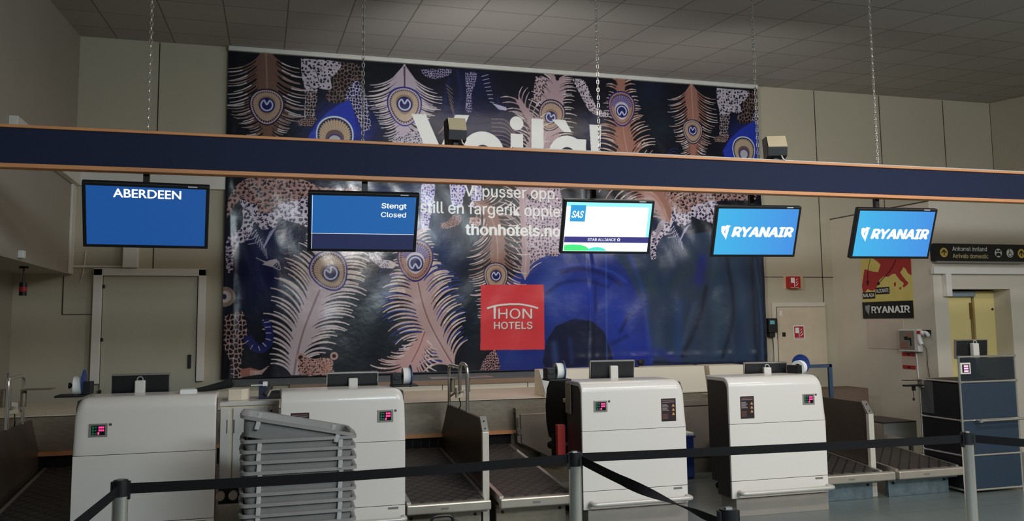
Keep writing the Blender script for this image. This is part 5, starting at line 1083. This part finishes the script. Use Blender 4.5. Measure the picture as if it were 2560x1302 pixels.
# fire hose cabinet and its signs
def flame_sign(parent, x, z, s, y):
    MB().box(x, x+s, y-.002, y, z, z+s*1.12).build('red_face', REDS, parent); a = MB().box(x+s*.1, x+s*.52, y-.0035, y-.002, z+s*.5, z+s*1.0).box(x+s*.46, x+s*.52, y-.0035, y-.002, z+s*.15, z+s*.5).box(x+s*.04, x+s*.96, y-.0032, y-.002, z+s*.04, z+s*.07)
    for k in range(3): a.prism([(x+s*(.58+.02*k), z+s*(.2+.26*k)), (x+s*.72, z+s*(.24+.26*k)), (x+s*.9, z+s*(.42+.26*k)), (x+s*.94, z+s*(.5+.2*k)), (x+s*.74, z+s*(.36+.26*k))], 'y', y-.0035, y-.002)
    a.build('white_pictogram', WHITE, parent)
t = thing('fire_hose_cabinet', 'beige fire hose cabinet door with red flame sign set in the back wall', 'cabinet', (6.58, 10.2, 0)); o = (6.58, 10.2, 0)
MB().box(6.57, 7.40, 10.165, 10.2, .97, 1.83).build('frame', WALLR, t, bevel=.004, off=o)
MB().box(6.635, 7.385, 10.155, 10.166, .99, 1.765).build('door_leaf', mat('beige_cabinet_door', (204, 188, 162), .55), t, bevel=.003, off=o)
MB().box(6.63, 7.39, 10.158, 10.164, 1.766, 1.772).box(6.629, 6.635, 10.158, 10.164, .99, 1.77).build('dark_gap', GROOVE, t, off=o)
MB().box(6.70, 6.745, 10.145, 10.157, 1.375, 1.43).build('latch', BLACKM, t, off=o)
MB().box(6.67, 6.71, 10.152, 10.156, 1.65, 1.72).build('faint_label', LAM, t, off=o)
e = thing('door_flame_sign', 'square red fire hose sign stuck on the beige cabinet door', 'sign', (6.885, 10.154, 0)); MB().box(-.012, .157, -.001, 0, 1.335, 1.52).build('white_backing', WHITE, e); flame_sign(e, 0, 1.345, .145, -.001)
e = thing('projecting_flame_sign', 'small boxy red fire hose sign above the fire hose cabinet', 'sign', (6.81, 10.2, 0)); MB().box(0, .17, -.10, 0, 2.02, 2.18).build('sign_body', REDS, e, bevel=.003); MB().box(-.03, .27, -.012, -.001, 2.01, 2.19).build('backing', mat('stained_backing', (206, 186, 150), .7), e); flame_sign(e, .005, 2.022, .14, -.101)
t = thing('wall_terminal', 'small black wall terminal with lit display beside the banner edge', 'terminal', (6.53, 10.14, 0)); MB().box(-.06, .07, -.03, .06, 1.43, 1.62).box(-.04, .04, -.02, .06, 1.37, 1.43).build('casing', BLACK, t, bevel=.006); MB().box(-.04, .03, -.032, -.03, 1.54, 1.59).build('display', emis('terminal_lcd', (80, 150, 160), .6), t); MB().tube([(.02, .02, 1.37), (.04, .03, 1.2), (.03, .03, .9)], .004, 6).build('cable', BLACK, t)
# small fittings around the door and the baggage bay
tag(MB().box(-1.475, -1.325, 10.08, 10.2, 2.24, 2.50).build('junction_box', TRIMW, bevel=.005, off=(-1.4, 10.14, 2.37)), 'white junction box on the wall above the service door', 'box')
tag(MB().cyl((-2.0, 10.18, 2.255), (-1.475, 10.18, 2.255), .014, 10).tube([(-1.86, 10.19, 2.42), (-1.87, 10.185, 2.25), (-1.90, 10.19, 2.08)], .006, 6).build('conduit_pipe', TRIMW, off=(-1.7, 10.19, 2.25)), 'thin white conduit pipe running along the wall to the junction box', 'pipe')
tag(MB().box(-2.0, -1.955, 8.09, 8.17, 2.19, 2.255).build('motion_sensor', WHITE, bevel=.005, off=(-1.98, 8.13, 2.22)), 'small white sensor low on the bulkhead over the baggage bay', 'sensor')
t = thing('warning_beacon', 'black and red signal beacon hanging under the bulkhead in the baggage bay', 'beacon', (-2.142, 8.9, 2.17)); MB().cyl((0, 0, 0), (0, 0, -.02), .04, 16).cyl((0, 0, -.02), (0, 0, -.15), .008, 8).build('hanger', BLACK, t); MB().cyl((0, 0, -.15), (0, 0, -.27), .032, 20).build('body', BLACK, t, smooth=True); MB().cyl((0, 0, -.19), (0, 0, -.235), .033, 20).build('red_band', REDS, t, smooth=True)
# devices on the side wall
t = thing('wall_control_box', 'grey wall control box with red label and dark dial beside the poster', 'control box', (7.57, 8.9, 0), -90)
MB().box(0, .33, -.07, 0, 1.20, 1.47).build('housing', TRIMW, t, bevel=.008); MB().box(.02, .27, -.076, -.07, 1.225, 1.45).build('front_plate', mat('grey_control_face', (130, 124, 112), .5), t); MB().box(.11, .17, -.079, -.076, 1.34, 1.38).build('window', BLACK, t); MB().cyl((.21, -.095, 1.355), (.21, -.076, 1.355), .014, 14).box(.205, .225, -.08, -.076, 1.27, 1.34).build('dial', BLACK, t); MB().box(.17, .21, -.079, -.076, 1.385, 1.42).box(.04, .16, -.079, -.076, 1.25, 1.26).box(.04, .15, -.079, -.076, 1.275, 1.285).box(.04, .16, -.079, -.076, 1.30, 1.307).build('red_marks', mat('orange_red_label', (190, 90, 70), .5), t)
t = thing('wall_handset', 'white handheld scanner hooked beside the wall control box', 'scanner', (7.57, 8.53, 0), -90); MB().box(.0, .10, -.03, 0, 1.40, 1.46).build('holder', BLACK, t); MB().tube([(.05, -.06, 1.415), (.02, -.07, 1.43), (-.01, -.075, 1.40), (-.01, -.07, 1.33), (.005, -.06, 1.29)], .024, 12).tube([(-.01, -.07, 1.42), (.06, -.05, 1.43), (.11, -.05, 1.40)], .022, 10).build('grip', WHITE, t, smooth=True); MB().box(-.02, .03, -.102, -.09, 1.415, 1.45).build('red_tip', REDS, t); MB().tube([(.0, -.05, 1.29), (.03, -.02, 1.22), (.03, -.015, 1.05), (.05, -.015, .9)], .004, 6).build('cord_line', BLACK, t)
t = thing('warning_notice', 'white notice with red bars at top and bottom under the control box', 'notice', (7.568, 8.93, 0), -90); MB().box(0, .22, -.002, 0, .985, 1.185).build('paper', mat('notice_paper', (196, 172, 156), .6), t); MB().box(0, .22, -.003, -.002, 1.14, 1.185).build('red_bar', REDS, t); MB().box(0, .22, -.003, -.002, .985, 1.03).build('red_bar', REDS, t); MB().box(.09, .13, -.004, -.003, 1.15, 1.175).box(.09, .13, -.004, -.003, .995, 1.02).build('dark_marks', BLACK, t)
tag(MB().tube([(7.56, 8.68, 1.2), (7.56, 8.66, .8), (7.555, 8.62, .3)], .006, 6).build('white_wall_cable', WHITE, off=(7.56, 8.65, .8)), 'white cable dropping from the wall control box', 'cable')
